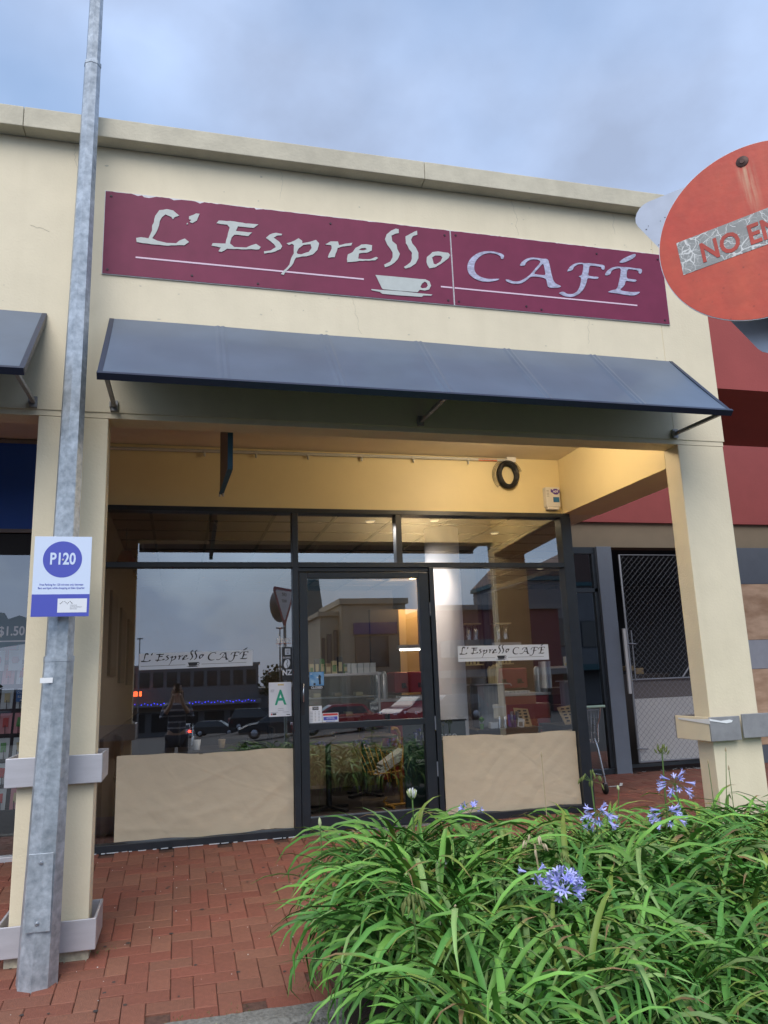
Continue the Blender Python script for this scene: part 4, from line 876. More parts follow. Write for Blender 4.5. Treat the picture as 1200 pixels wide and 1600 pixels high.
b = MB(); b.box(1.060,1.168,YS+.0004,YS+.001,1.049,1.186); part('sheet', b, M['white'], t)
b = MB(); b.box(1.088,1.140,YS,YS+.0003,1.154,1.180); part('header', b, M['blackprint'], t)
b = MB()
for k in range(7): b.box(1.068,1.092,YS,YS+.0003,1.136-k*.012,1.140-k*.012); b.box(1.105,1.118,YS,YS+.0003,1.136-k*.012,1.140-k*.012); b.box(1.135,1.150,YS,YS+.0003,1.136-k*.012,1.140-k*.012)
part('hours_line', b, M['greyband'], t, stuff=True)
text('OPEN', .018, (1.114, YS-.0002, 1.167), M['white'], t)
t = thing('card_sticker', 'red white and blue sticker beside the opening hours sheet', 'sticker', (1.24, YW+.015, 1.05))
b = MB(); b.box(1.171,1.308,YS+.0004,YS+.001,1.050,1.124); part('sheet', b, M['white'], t)
b = MB(); b.box(1.176,1.303,YS,YS+.0003,1.103,1.120); part('red_bar', b, M['cardred'], t)
b = MB(); b.box(1.180,1.299,YS,YS+.0003,1.066,1.094); part('blue_bar', b, M['sblue'], t)
text('EFTPOS', .02, (1.24, YS-.0002, 1.080), M['white'], t)
b = MB(); b.box(1.2,1.28,YS,YS+.0003,1.055,1.059); part('print_line', b, M['sblue'], t)
# ------------------------------------------------------------------ things inside the cafe
FZ = .176
def table(label, x, y, top=.83, w_=.62, d_=.62):
    t = thing('cafe_table', label, 'table', (x, y, FZ), group='dark café tables')
    b = MB(); b.bbox(-w_/2, w_/2, -d_/2, d_/2, top-FZ-.025, top-FZ, .004); part('table_top', b, M['wood_dark'], t, local=True)
    b = MB(); b.tube([(0,0,.03),(0,0,top-FZ-.03)], .028, 10); part('leg', b, M['black'], t, local=True)
    b = MB()
    for a in range(4): b.beam((0,0,.035), (.24*cos(a*pi/2+.6), .24*sin(a*pi/2+.6), .012), .05, .02)
    part('foot', b, M['black'], t, local=True); return t
table('dark pedestal table just inside the left window with a white cup', .20, 2.75)
table('dark pedestal table behind the lower door glass, nearest the door', 1.42, 3.0, .83, .70, .60)
table('dark pedestal table at the back, behind the one nearest the door', 1.95, 3.75, .80, .6, .6)
table('dark pedestal table deep inside the left window', .75, 4.4, .83)
def chair(label, x, y, rz):
    t = thing('cafe_chair', label, 'chair', (x, y, FZ), (0,0,rz), 'dark café chairs')
    b = MB(); b.bbox(-.2,.2,-.2,.2,.40,.43,.006); part('seat', b, M['wood_dark'], t, local=True)
    b = MB(); b.bbox(-.2,.2,.18,.20,.58,.80,.006); part('backrest', b, M['wood_dark'], t, local=True)
    for sx_, sy_ in ((-1,-1),(1,-1),(-1,1),(1,1)):
        b = MB(); b.tube([(sx_*.18, sy_*.18, 0), (sx_*.18, sy_*.18, .40 if sy_ < 0 else .80)], .012, 8); part('leg', b, M['black'], t, local=True)
chair('dark chair left of the table inside the left window', -.33, 2.9, pi/2+.2); chair('dark chair right of the table inside the left window', .68, 3.0, -pi/2)
chair('dark chair behind the back table', 2.3, 4.2, .3); chair('dark chair deep in the room by the left wall', .2, 4.6, pi/2)
def cup(name, label, x, y, z, r, h, mt, grp=None):
    b = MB(); b.lathe((x, y, z), [(r*.7, 0), (r, h), (r*.92, h), (r*.65, .006)], 16); return solo(name, b, M[mt], label, 'cup', grp)
cup('paper_cup', 'white takeaway cup standing on the table inside the left window', .165, 2.60, .832, .036, .085, 'cupwhite')
cup('paper_cup', 'brownish cup right of the white one inside the left window', .385, 2.66, .832, .034, .075, 'cardbrown')
b = MB(); b.lathe((.13,2.72,.832), [(.03,0),(.031,.13),(.012,.17),(.011,.22)], 14); solo('bottle', b, M['glass'], 'clear bottle behind the white cup inside the left window', 'bottle')
# picture frames on the left wall
for lab, y0, y1, z0, z1 in (('first dark framed picture on the left café wall, nearest the window', 2.42, 3.10, 1.50, 2.24), ('second dark framed picture on the left café wall', 3.66, 4.35, 1.44, 2.20), ('third dark framed picture on the left café wall, deepest in', 4.9, 5.8, 1.42, 2.18)):
    t = thing('framed_picture', lab, 'picture', (-.59, y0, z0), group='framed pictures on the left wall')
    b = MB(); b.box(-.599, -.575, y0, y1, z0, z1); part('frame', b, M['black'], t)
    b = MB(); b.box(-.5745, -.572, y0+.05, y1-.05, z0+.05, z1-.05); part('print', b, M['intdark'], t)
t = thing('red_lampshade', 'small dark red shade hanging inside the upper left corner of the glazing', 'lamp', (-.5, 2.65, 2.5))
b = MB(); b.lathe((-.49,2.65,2.49), [(.10,0),(.045,.13),(.03,.13),(.085,.0)], 16); part('shade', b, M['redbox'], t)
b = MB(); b.tube([(-.49,2.65,2.62),(-.49,2.65,2.84)], .004, 6); part('cord', b, M['black'], t)
# yellow newspaper rack
rk = thing('newspaper_rack', 'yellow wire newspaper rack behind the lower door glass', 'rack', (2.02, 2.75, FZ))
b = MB(); b.tube([(2.13,2.95,FZ+.01),(2.13,2.95,.78),(2.125,2.93,.85),(2.09,2.9,.90),(2.04,2.86,.91)], .017, 10); part('post', b, M['yellow'], rk)
b = MB()
for s in (-1, 1): b.tube([(2.13+.14*s,2.72,FZ+.02),(2.13+.14*s,3.05,FZ+.02)], .012, 8)
b.tube([(1.93,2.85,FZ+.025),(2.3,2.85,FZ+.025)], .012, 8); b.tube([(1.93,2.78,FZ+.05),(1.93,2.9,FZ+.05),(1.97,2.9,FZ+.09)], .006, 6); part('foot', b, M['yellow'], rk)
b = MB()
for k in range(4):
    x = 1.78+.085*k; z = .80-.035*k
    b.tube([(x,2.74,z-.30),(x-.13+.03*k,2.74,z),(x-.13+.03*k+.005,2.97,z+.0),(x,2.97,z-.30)], .0055, 6)
b.tube([(1.80,2.74,.50),(2.08,2.74,.52)], .0055, 6); b.tube([(1.80,2.97,.50),(2.08,2.97,.52)], .0055, 6); b.tube([(2.08,2.74,.52),(2.12,2.74,.82),(2.12,2.97,.82),(2.08,2.97,.52)], .0055, 6); b.tube([(1.98,2.74,.50),(1.90,2.74,.70)],.005,6)
part('wire_basket', b, M['yellow'], rk)
for k in range(4):
    b = MB(); b.bbox(-.13, .13, -.10, .10, -.009, .009, .003); me = b.mesh('newspaper'); me.transform(Matrix.Rotation(-.55, 4, 'Y')); me.transform(Matrix.Translation((1.97+.012*k, 2.855, .55+.03*k)))
    solo('newspaper', me, M['paper'], 'folded newspaper, %s from the bottom in the yellow wire rack' % ['first','second','third','fourth','fifth'][k], 'newspaper', 'newspapers in the yellow rack')
# green black board behind the door edge
bd = thing('menu_board', 'dark green board with white chalk lettering standing behind the right door edge', 'board', (2.36, 2.22, FZ))
b = MB(); b.bbox(1.965, 2.56, 2.20, 2.235, FZ, .985, .004); part('board', b, M['board'], bd)
b = MB(); b.box(1.955, 2.57, 2.195, 2.24, .986, 1.0); part('top_rail', b, M['black'], bd)
text("L'Espresso", .105, (2.27, 2.196, .86), M['chalk'], bd, sx=.9); text('Floor', .04, (2.10, 2.196, .36), M['greyline'], bd)
text('open', .05, (2.12, 2.196, .66), M['chalk'], bd)
# display cabinet
cb = thing('display_cabinet', 'low glass display cabinet with packets on top seen through the door', 'cabinet', (1.9, 4.7, FZ))
b = MB(); b.bbox(1.35, 2.34, 4.5, 5.1, FZ, .72, .004); part('base', b, M['cardbrown'], cb)
b = MB(); b.bbox(1.33, 2.36, 4.48, 5.12, 1.435, 1.465, .004); part('top', b, M['alu'], cb)
b = MB(); b.box(1.35, 2.34, 4.5, 4.504, .722, 1.434); part('glass_front', b, M['sideglass'], cb)
for x in (1.355, 2.325):
    b = MB(); b.box(x-.012, x+.012, 4.484, 4.499, .722, 1.434); part('post', b, M['alu'], cb)
for z in (.95, 1.18):
    b = MB(); b.box(1.37, 2.31, 4.52, 5.08, z, z+.012); part('shelf', b, M['alu'], cb)
rp = random.Random(31)
x = 1.37; kinds = [('greenbox','green'),('cardbrown','brown'),('cardyellow','cream'),('blackprint','black')]; n = 0
while x < 1.92:
    w_ = rp.uniform(.06, .085); mt, cn = kinds[n % 4]; h = rp.uniform(.11, .2)
    t = thing('coffee_packet', '%s packet, %s from the left on top of the display cabinet' % (cn, ['first','second','third','fourth','fifth','sixth','seventh','eighth','ninth'][n]), 'packet', (x, 4.6, 1.465), group='packets on the cabinet top')
    b = MB(); b.bbox(x, x+w_-.008, 4.56, 4.63, 1.466, 1.466+h, .008); part('bag', b, M[mt], t); b = MB(); b.box(x+.01, x+w_-.02, 4.556, 4.559, 1.49, 1.46+h*.7); part('print', b, M['cardyellow' if mt != 'cardyellow' else 'greenbox'], t); x += w_; n += 1
for k in range(5):
    b = MB(); b.bbox(1.93+k*.078, 2.0+k*.078, 4.56, 4.62, 1.466, 1.58, .003); solo('white_box', b, M['cardwhite'], 'small white carton, %s from the left in the row on the cabinet top' % ['first','second','third','fourth','fifth','sixth','seventh'][k], 'carton', 'white cartons on the cabinet top')
for k in range(7):
    b = MB(); x = 1.42+k*.13; b.bbox(x, x+.09, 4.62, 4.8, .964+(.23 if k % 2 else 0), 1.01+(.23 if k % 2 else 0), .01); solo('pastry_tray', b, M['cardyellow' if k % 3 else 'cardbrown'], 'small food tray inside the glass cabinet, %s from the left' % ['first','second','third','fourth','fifth','sixth','seventh'][k], 'food tray', 'trays in the glass cabinet')
# back counter with machine, urns, cups
ct = thing('back_counter', 'dark red back counter beyond the display cabinet', 'counter', (2.9, 5.1, FZ))
b = MB(); b.bbox(2.42, 3.49, 4.9, 5.5, FZ, 1.10, .005); part('body', b, M['redbox'], ct); b = MB(); b.bbox(2.40, 3.495, 4.88, 5.52, 1.10, 1.135, .004); part('top', b, M['alu'], ct)
for k, x in enumerate((2.43, 2.52)):
    b = MB(); b.lathe((x, 5.0, 1.136), [(.045,0),(.045,.30),(.02,.34)], 16); solo('thermos', b, M['steel'], '%s tall steel flask on the back counter behind the door glass' % ('left', 'right')[k], 'flask', 'steel flasks on the back counter')
em = thing('coffee_machine', 'dark red and black coffee machine on the back counter', 'coffee machine', (2.88, 5.15, 1.14))
b = MB(); b.bbox(2.66, 3.14, 5.0, 5.4, 1.2, 1.46, .02); part('body', b, M['redbox'], em)
b = MB(); b.bbox(2.66, 3.14, 4.96, 5.4, 1.136, 1.165, .004); part('drip_tray', b, M['steel'], em)
for x in (2.78, 3.0):
    b = MB(); b.lathe((x, 4.99, 1.26), [(.03,0),(.03,.06)], 12); b.tube([(x,4.99,1.28),(x,4.88,1.27)], .01, 8); part('portafilter', b, M['black'], em)
for x, h in ((3.20, 'left'), (3.28, 'middle'), (3.36, 'right')):
    b = MB()
    for q in range(5): b.lathe((x, 5.0, 1.137+q*.035), [(.025,0),(.036,.07)], 12)
    solo('cup_stack', b, M['cupwhite'], '%s one of three stacks of white takeaway cups on the back counter' % h, 'cups', 'cup stacks on the back counter')
gr_ = thing('coffee_grinder', 'dark grinder with a wide hopper in front of the warm kitchen wall', 'grinder', (3.30, 5.3, 1.14))
b = MB(); b.bbox(3.25,3.36,5.25,5.36,1.136,1.50,.01); part('body', b, M['black'], gr_); b = MB(); b.lathe((3.305,5.3,1.50), [(.05,0),(.11,.20),(.11,.22)], 16); part('hopper', b, M['greyp'], gr_)
# counter by the right window
ct = thing('window_counter', 'black topped counter just inside the right window', 'counter', (3.1, 2.8, FZ))
b = MB(); b.bbox(2.80, 3.46, 2.52, 3.0, FZ, .845, .004); part('body', b, M['intdark'], ct); b = MB(); b.bbox(2.78, 3.48, 2.50, 3.02, .845, .872, .004); part('top', b, M['black'], ct)
b = MB(); b.bbox(2.92, 3.22, 2.78, 3.0, .873, 1.285, .012); b.box(2.925,3.215,2.775,2.779,1.262,1.275)
mc = solo('steel_cabinet', b, M['steel'], 'shiny steel appliance on the counter inside the right window', 'appliance')
b = MB(); b.bbox(2.88, 3.26, 2.74, 3.01, 1.287, 1.298, .004); b.tube([(3.26,2.75,1.295),(3.275,2.75,1.285),(3.28,2.75,1.27)], .006, 8); solo('steel_shelf', b, M['alu'], 'thin tray lying on the steel appliance', 'tray')
for k in range(6):
    b = MB(); b.lathe((2.97, 2.86, 1.299+k*.011), [(.05,0),(.088,.009),(.088,.011)], 24); solo('plate', b, M['cupwhite'], 'white plate, %s from the bottom of the stack on the steel appliance' % ['first','second','third','fourth','fifth','sixth','seventh'][k], 'plate', 'stacked plates on the steel appliance')
for k, x in enumerate((3.09, 3.12, 3.15)):
    b = MB(); b.tube([(x,2.84,1.299),(x+.004*k,2.84,1.43+.01*k),(x+.02+.01*k,2.84,1.455+.012*k)], [.022,.03,.034], 12); solo('paper_sleeve', b, M['cardyellow'], 'leaning pale paper sleeve beside the stacked plates, %s from the left' % ['first','second','third','fourth','fifth'][k], 'paper sleeve', 'paper sleeves beside the plates')
for k, (x, mt) in enumerate(((3.06,'chrome'),(3.12,'chrome'),(3.20,'glass'),(3.255,'chrome'))):
    b = MB(); b.lathe((x, 2.60, .873), [(.018,0),(.014,.10),(.010,.11)] if k < 2 else [(.018,0),(.018,.14),(.02,.15)], 14); solo('shaker', b, M[mt], ['slim steel shaker left on the window counter','slim steel shaker beside it on the window counter','clear glass jar on the window counter','steel jar at the right of the shakers'][k], 'shaker')
b = MB(); b.bbox(2.955,3.035,2.57,2.63,.873,.93,.004); solo('sugar_box', b, M['vinyl'], 'small pale box of sachets on the window counter', 'box')
b = MB(); b.lathe((2.875,2.6,.873), [(.02,0),(.02,.05)], 12); b.lathe((2.875,2.6,.935), [(.006,0),(.026,.02),(.026,.035),(.006,.055)], 12); solo('small_pot', b, M['greenbox'], 'tiny green pot at the left end of the window counter', 'pot')
def card(label, x0, x1, y, z0, z1, mt, lean=.12):
    t = thing('menu_card', label, 'card', (x0, y, z0)); b = MB(); b.beam(((x0+x1)/2, y, z0), ((x0+x1)/2+.02, y+lean, z1), x1-x0, .003, up=(0,1,0)); part('card', b, M[mt], t); return t
t = card('tan menu card leaning on the window counter', 3.24, 3.40, 2.58, .874, 1.045, 'cardbrown')
b = MB()
for k in range(5):
    f = .15+.17*k
    for q in (-.05, .012): b.box(3.325+q+.02*f, 3.36+q+.02*f, 2.5745+.12*f, 2.5765+.12*f, .874+.171*f, .874+.171*f+.014)
part('print', b, M['blackprint'], t)
card('purple leaflet left of the tan menu card', 3.155, 3.235, 2.60, .874, .99, 'purple', .05)
t = card('white picture card in front of the tan menu card', 3.225, 3.295, 2.545, .874, .955, 'cardwhite', .02); b = MB(); b.box(3.24,3.28,2.539,2.541,.885,.925); part('picture', b, M['greyline'], t)
t = thing('wall_shelf', 'small lit shelf with jars behind the column, right', 'shelf', (3.3, 3.7, 1.3)); b = MB(); b.bbox(3.28,3.49,4.0,4.18,1.50,1.515,.002); part('board', b, M['cardyellow'], t); b = MB(); b.bbox(3.28,3.49,4.0,4.18,1.98,1.995,.002); part('board', b, M['cardyellow'], t)
for k in range(4):
    b = MB(); b.lathe((3.31+k*.045,4.06,1.516), [(.014,0),(.017,.05),(.009,.07)], 10); solo('jar', b, M['cardyellow'], 'small warm lit jar, %s from the left on the lower shelf behind the column' % ['first','second','third','fourth','fifth'][k], 'jar', 'jars on the lower shelf')
for k in range(2):
    b = MB(); b.lathe((3.34+k*.09,4.06,1.80), [(.035,0),(.04,.14),(.02,.18)], 12); solo('glass_jug', b, M['glass'], '%s glass jug under the upper shelf behind the column' % ('left', 'right')[k], 'jug', 'glass jugs behind the column')
b = MB(); b.bbox(3.554, 3.569, 2.50, 2.66, 1.235, 1.50, .002); b.box(3.552,3.554,2.50,2.515,1.235,1.50)
solo('wall_notice', b, M['vinyl'], 'folded white notice stuck on the side window near the corner post', 'notice')

# ------------------------------------------------------------------ shopping trolley in the alley
tr = thing('shopping_trolley', 'chrome shopping trolley with a pale green handle beside the corner post', 'shopping trolley', (4.0, 2.95, .18))
b = MB()
def ring(y, x0, x1, z0, z1, r=.003): b.tube([(x0,y,z1),(x0+.03,y,z0),(x1-.03,y,z0),(x1,y,z1),(x0,y,z1)], r, 5)
for k in range(13):
    f = k/12; y = 2.58+.80*f; ring(y, 3.80+.03*f, 4.14-.03*f, .68+.10*f, 1.0-.04*f, .0026)
for f in (0, .25, .5, .75, 1):
    z = .68+.32*f; 
    for s in (0, 1):
        xa = (3.83-.03*f) if s == 0 else (4.11+.03*f); xb = (3.86-.03*f) if s == 0 else (4.08+.03*f)
        b.tube([(xa,2.58,z),(xb,3.38,.78+.18*f)], .0032 if f < 1 else .005, 5)
for k in range(9):
    x = 3.84+.033*k; b.tube([(x,2.58,.68),(x,3.38,.78)], .0024, 5); b.tube([(x,3.38,.78),(x,3.39,.96)], .0024, 5); b.tube([(x,2.575,.68),(x,2.565,1.0)], .0024, 5)
part('basket', b, M['chrome'], tr)
b = MB(); b.tube([(3.80,2.50,1.035),(4.17,2.50,1.035)], .014, 10); part('handle', b, M['plastic_green'], tr)
b = MB()
for x in (3.82, 4.12): b.tube([(x,2.50,1.03),(x,2.54,.92),(x,2.60,.84),(x,2.60,.70)], .008, 8)
part('handle_bracket', b, M['chrome'], tr)
for x, dx in ((3.83,-.01), (4.09,.055)):
    b = MB(); b.tube([(x,2.62,.72),(x+dx*.3,2.60,.62),(x+dx,2.58,.31),(x+dx,2.58,.285)], .011, 8); part('leg', b, M['chrome'], tr)
    b = MB(); b.tube([(x,3.30,.78),(x,3.25,.5),(x,3.3,.31),(x,3.3,.285)], .011, 8); part('leg', b, M['chrome'], tr)
    b = MB(); b.tube([(x+dx*.6,2.60,.36),(x,3.28,.36)], .009, 8); part('chassis_bar', b, M['chrome'], tr)
for x, y in ((3.82,2.57),(4.145,2.57),(3.83,3.29),(4.09,3.29)):
    w_ = MB(); prof = [(.028,-.014),(.050,-.011),(.052,0),(.050,.011),(.028,.014)]; w_.lathe((0,0,0), prof, 18); me = w_.mesh('wheel'); me.transform(Matrix.Rotation(pi/2, 4, 'Y')); me.transform(Matrix.Translation((x, y+.02, .233))); wh = part('wheel', me, M['rubber'], tr)
    b = MB(); b.box(x-.018, x-.0155, y, y+.035, .225, .29); b.box(x+.0155, x+.018, y, y+.035, .225, .29); b.box(x-.018,x+.018,y,y+.035,.28,.288); part('fork', b, M['chrome'], wh)

# ------------------------------------------------------------------ red building on the right
G = 3.9
rd_ = thing('red_building', 'red rendered building right of the café with grey pillar, gate and boarded front', 'building', (6.5, G, .17))
b = MB(); b.box(3.97, 12, .90, 1.10, 3.86, 4.85); b.box(3.97, 12, 1.101, 2.5, 3.86, 3.95); part('red_fascia', b, M['redwall'], rd_)
b = MB(); b.box(3.62, 12, G, G+.25, 3.235, 5.7); part('maroon_wall', b, M['maroonwall'], rd_)
b = MB(); b.box(3.61, 12, G+.04, G+.25, 2.915, 3.234); part('lintel', b, M['taupe'], rd_)
b = MB(); b.bbox(5.05, 5.255, G-.02, G+.20, .15, 2.914, .005); part('grey_pillar', b, M['greyp'], rd_)
b = MB(); b.bbox(6.45, 6.9, G-.02, G+.20, .15, 2.914, .005); part('grey_pillar', b, M['greyp'], rd_)
# narrow window left of the pillar
wn = MB(); wn.bbox(3.62, 5.049, G+.03, G+.10, 2.83, 2.914, .003); wn.bbox(3.62, 5.049, G+.03, G+.10, 2.345, 2.395, .003); wn.bbox(5.0, 5.049, G+.03, G+.10, .24, 2.829, .003); wn.bbox(3.62, 5.049, G+.02, G+.10, .15, .239, .003); wn.bbox(4.30,4.36,G+.03,G+.10,.24,2.829,.003)
wf = part('window', wn, M['frame'], rd_)
for x0, x1 in ((3.62, 4.30), (4.36, 5.0)):
    for z0, z1 in ((.239, 2.345), (2.395, 2.83)):
        b = MB(); b.add([(x0,G+.06,z0),(x1,G+.06,z0),(x1,G+.06,z1),(x0,G+.06,z1)], [(0,1,2,3)]); part('pane', b, M['glass'], wf)
b = MB(); b.box(3.62, 5.24, 5.6, 5.65, .16, 3.3); b.box(5.2,5.25,G+.21,5.6,.16,3.3); part('inner_wall', b, M['intdark'], rd_)
b = MB(); b.box(3.97, 12, G+.25, 9, 3.0, 3.1); b.box(5.26, 12, 8.9, 9, .1, 3.0); b.box(3.61, 3.66, 4.2, 9, .1, 3.0); part('inner_shell', b, M['intdark'], rd_)
b = MB(); b.box(3.62, 12, G+.02, 9, .05, .145); b.bbox(5.256, 12, G-.03, G+.15, .13, .165, .004); part('sill', b, M['greyp'], rd_)
# boarded front right of the far pillar edge
for z0, z1, mt, nm, lab in ((2.432, 2.914, 'darkpanel', 'board', 'dark grey top board'), (1.706, 2.428, 'ply', 'plywood_board', 'upper plywood board'), (1.337, 1.702, 'greyband', 'board', 'light grey middle board'), (.40, 1.333, 'ply', 'plywood_board', 'lower plywood board'), (.166, .396, 'darkpanel', 'board', 'dark bottom board')):
    for xa, xb in ((6.905, 8.1), (8.106, 9.4)):
        b = MB(); b.bbox(xa, xb, G+.0, G+.03, z0, z1, .002); part(nm, b, M[mt], rd_, label=lab)
# gate --------------------------------------------------------------------
gt = thing('wire_gate', 'tall chain link gate with a galvanised tube frame between the grey pillars', 'gate', (5.9, G-.06, .3))
GX0, GX1, GZ0, GZ1, GY = 5.335, 6.42, .30, 2.80, G-.06
b = MB(); b.tube([(GX0,GY,GZ0),(GX0,GY,GZ1),(GX1,GY,GZ1),(GX1,GY,GZ0),(GX0,GY,GZ0)], .015, 10); part('frame', b, M['wire'], gt)
b = MB(); b.tube([(GX0,GY,1.262),(GX1,GY,1.262)], .012, 10); part('mid_rail', b, M['wire'], gt)
b = MB(); b.tube([(6.05,GY,1.27),(6.35,GY,1.60)], .012, 8); part('brace', b, M['wire'], gt)
b = MB(); p_ = .058
def cw(x0, z0, s):
    x, z = x0, z0; pts = []
    t0, t1 = 0, 9
    # clip the diagonal to the frame
    if s > 0:
        ta_ = max(GX0-x0, GZ0-z0, 0); tb_ = min(GX1-x0, GZ1-z0)
        if tb_-ta_ < .02: return
        P0, P1 = (x0+ta_, z0+ta_), (x0+tb_, z0+tb_)
    else:
        ta_ = max(GX0-x0, z0-GZ1, 0); tb_ = min(GX1-x0, z0-GZ0)
        if tb_-ta_ < .02: return
        P0, P1 = (x0+ta_, z0-ta_), (x0+tb_, z0-tb_)
    n = max(1, int((P1[0]-P0[0])/(p_/2)))
    b.tube([(P0[0]+(P1[0]-P0[0])*i/n, GY+(.004*(-1)**i)*s, P0[1]+(P1[1]-P0[1])*i/n) for i in range(n+1)], .0019, 4, cap=False)
k = GZ0-1.2
while k < GZ1: cw(GX0, k, 1); k += p_*1.25
k = GZ0
while k < GZ1+1.2: cw(GX0, k, -1); k += p_*1.25
part('wire_mesh', b, M['wire'], gt, stuff=True)
b = MB(); b.bbox(GX0+.02, GX1+.02, GY+.03, GY+.05, .30, 1.035, .003); part('light_board', b, M['lightpanel'], gt)
b = MB(); b.bbox(GX0+.02, GX1+.02, GY+.032, GY+.05, 1.038, 1.245, .003); part('brown_board', b, M['brownpanel'], gt)
b = MB(); b.tube([(GX0-.03,GY-.02,1.70),(GX0+.10,GY-.02,1.69)], .010, 8); b.box(GX0-.04,GX0-.02,GY-.035,GY,1.66,1.74); b.tube([(GX0+.05,GY-.01,1.25),(GX0+.055,GY-.01,1.86)], .010, 8); b.tube([(GX0-.03,GY-.02,.46),(GX0+.12,GY-.02,.45)], .008, 8); part('latch', b, M['wire'], gt)
b = MB(); b.bbox(5.262, 5.30, G-.10, G-.07, 1.10, 1.88, .004); solo('hinge_post', b, M['lightpanel'], 'short pale board standing against the grey pillar beside the gate latch', 'board')
for k, (x, z, r) in enumerate(((5.62,1.42,.035),(6.08,1.40,.05),(6.2,1.36,.06))):
    b = MB(); b.bbox(x-r, x+r, 5.0, 5.2, z-r*.7, z+r*.7, .012); solo('storage_box', b, M['cardwhite' if k == 0 else 'cardbrown'], ['small white carton in the dark behind the gate', 'brown carton in the dark behind the gate', 'larger brown carton behind the gate, right'][k], 'carton')
b = MB(); b.bbox(5.4, 6.6, 4.9, 5.3, .14, 1.32, .01); solo('storage_shelf', b, M['intdark'], 'dark storage bench behind the chain link gate', 'bench')
b = MB(); rp = random.Random(6)
for k in range(16):
    x = rp.uniform(5.4, 6.4); y = rp.uniform(G-.02, G+.12); b.beam((x,y,.17+rp.uniform(0,.006)), (x+rp.uniform(-.1,.1), y+rp.uniform(-.03,.03), .172+rp.uniform(0,.02)), .01, .002)
o = solo('litter', b, M['cardwhite'], 'scraps of litter under the chain link gate', 'litter'); o['kind'] = 'stuff'; 
b = MB(); b.beam((4.42,3.0,.186),(4.55,2.98,.19),.03,.002); b.beam((4.55,2.98,.19),(4.60,3.05,.205),.03,.002); solo('paper_scrap', b, M['cupwhite'], 'curled white paper scrap on the red paving beside the trolley', 'litter')

# ------------------------------------------------------------------ card racks in the left neighbour's window
rkk = thing('card_rack', 'black wire spinner of greeting cards in the neighbouring window', 'card rack', (-1.30, 2.25, .176))
b = MB(); b.tube([(-1.22,2.22,.18),(-1.22,2.22,1.66)], .012, 8); b.box(-1.235,-1.205,2.20,2.24,1.62,1.66)
for z in [.50+.19*k for k in range(6)]:
    for y in (2.10, 2.20): b.tube([(-1.62,y,z),(-1.10,y,z)], .004, 5)
    for k in range(6): x = -1.60+.095*k; b.tube([(x,2.10,z),(x,2.09,z+.07)], .003, 5)
part('wire_frame', b, M['black'], rkk)
rp = random.Random(44); cm = ['cardwhite','cardwhite','cardyellow','cardgreen','cardwhite','cardpink','cardred','cardwhite']
cn = {'cardwhite':'white','cardyellow':'cream','cardgreen':'green','cardpink':'pink','cardred':'red'}
for r_ in range(7):
    for k in range(4):
        x = -1.60+.115*k+rp.uniform(-.005,.005); z = .50+.19*r_+.004; mt = rp.choice(cm)
        b = MB(); b.beam((x+.045,2.115,z), (x+.045,2.15,z+.155), .088, .004, up=(0,1,0)); c_o = solo('greeting_card', b, M[mt], '%s greeting card, %s row up and %s from the left in the black wire rack' % (cn[mt], ['first','second','third','fourth','fifth','sixth','seventh'][r_], ['first','second','third','fourth','fifth','sixth','seventh'][k]), 'card', 'greeting cards in the rack')
        b = MB(); b.beam((x+.045+rp.uniform(-.01,.01),2.119,z+.05), (x+.045,2.135,z+.12), .04, .003, up=(0,1,0)); part('picture', b, M[rp.choice(['cardpink','cardgreen','cardyellow','cardred'])], c_o)
b = MB(); b.box(-1.245,-1.165,2.075,2.08,1.315,1.405); t = solo('price_tag', b, M['tagblue'], 'small blue price tag on the black card rack', 'price tag')
text('ONLY', .026, (-1.205,2.073,1.385), M['white'], t); text('$2.50', .026, (-1.205,2.073,1.355), M['white'], t); b = MB(); b.box(-1.215,-1.17,2.072,2.0745,1.322,1.332); part('white_bar', b, M['white'], t)
t = thing('price_decal', 'pale price sticker with stars on the neighbouring window', 'sticker', (-1.3, YW+.015, 1.8))
b = MB(); b.poly([[(-1.44,1.72),(-1.14,1.76),(-1.14,1.95),(-1.22,1.98),(-1.30,1.95),(-1.33,2.0),(-1.40,2.01),(-1.42,1.92)]], lambda u, v, d: (u, YS+.001+d, v), .0005); part('backing', b, mat('faint_blue_print', (.20,.28,.33), .5), t)
text('$1.50', .10, (-1.27, YS+.0004, 1.855), M['vinyl'], t, bold=.002, sx=.85)
b = MB(); b.box(-1.43,-1.15,YS,YS+.0005,1.775,1.785); part('underline', b, M['vinyl'], t)
for k in range(2):
    b = MB(); b.box(-1.45+.13*k,-1.35+.13*k,2.10,2.104,1.56,1.72); t = solo('greeting_card', b, M['cardwhite'], ['tall white card with a pink picture at the rack top, left','tall white card with a pink picture at the rack top, right'][k], 'card'); b = MB(); b.lathe((-1.40+.13*k,2.097,1.62), [(.02,0),(.03,.02),(.02,.05)], 8); part('picture', b, M['cardpink'], t)
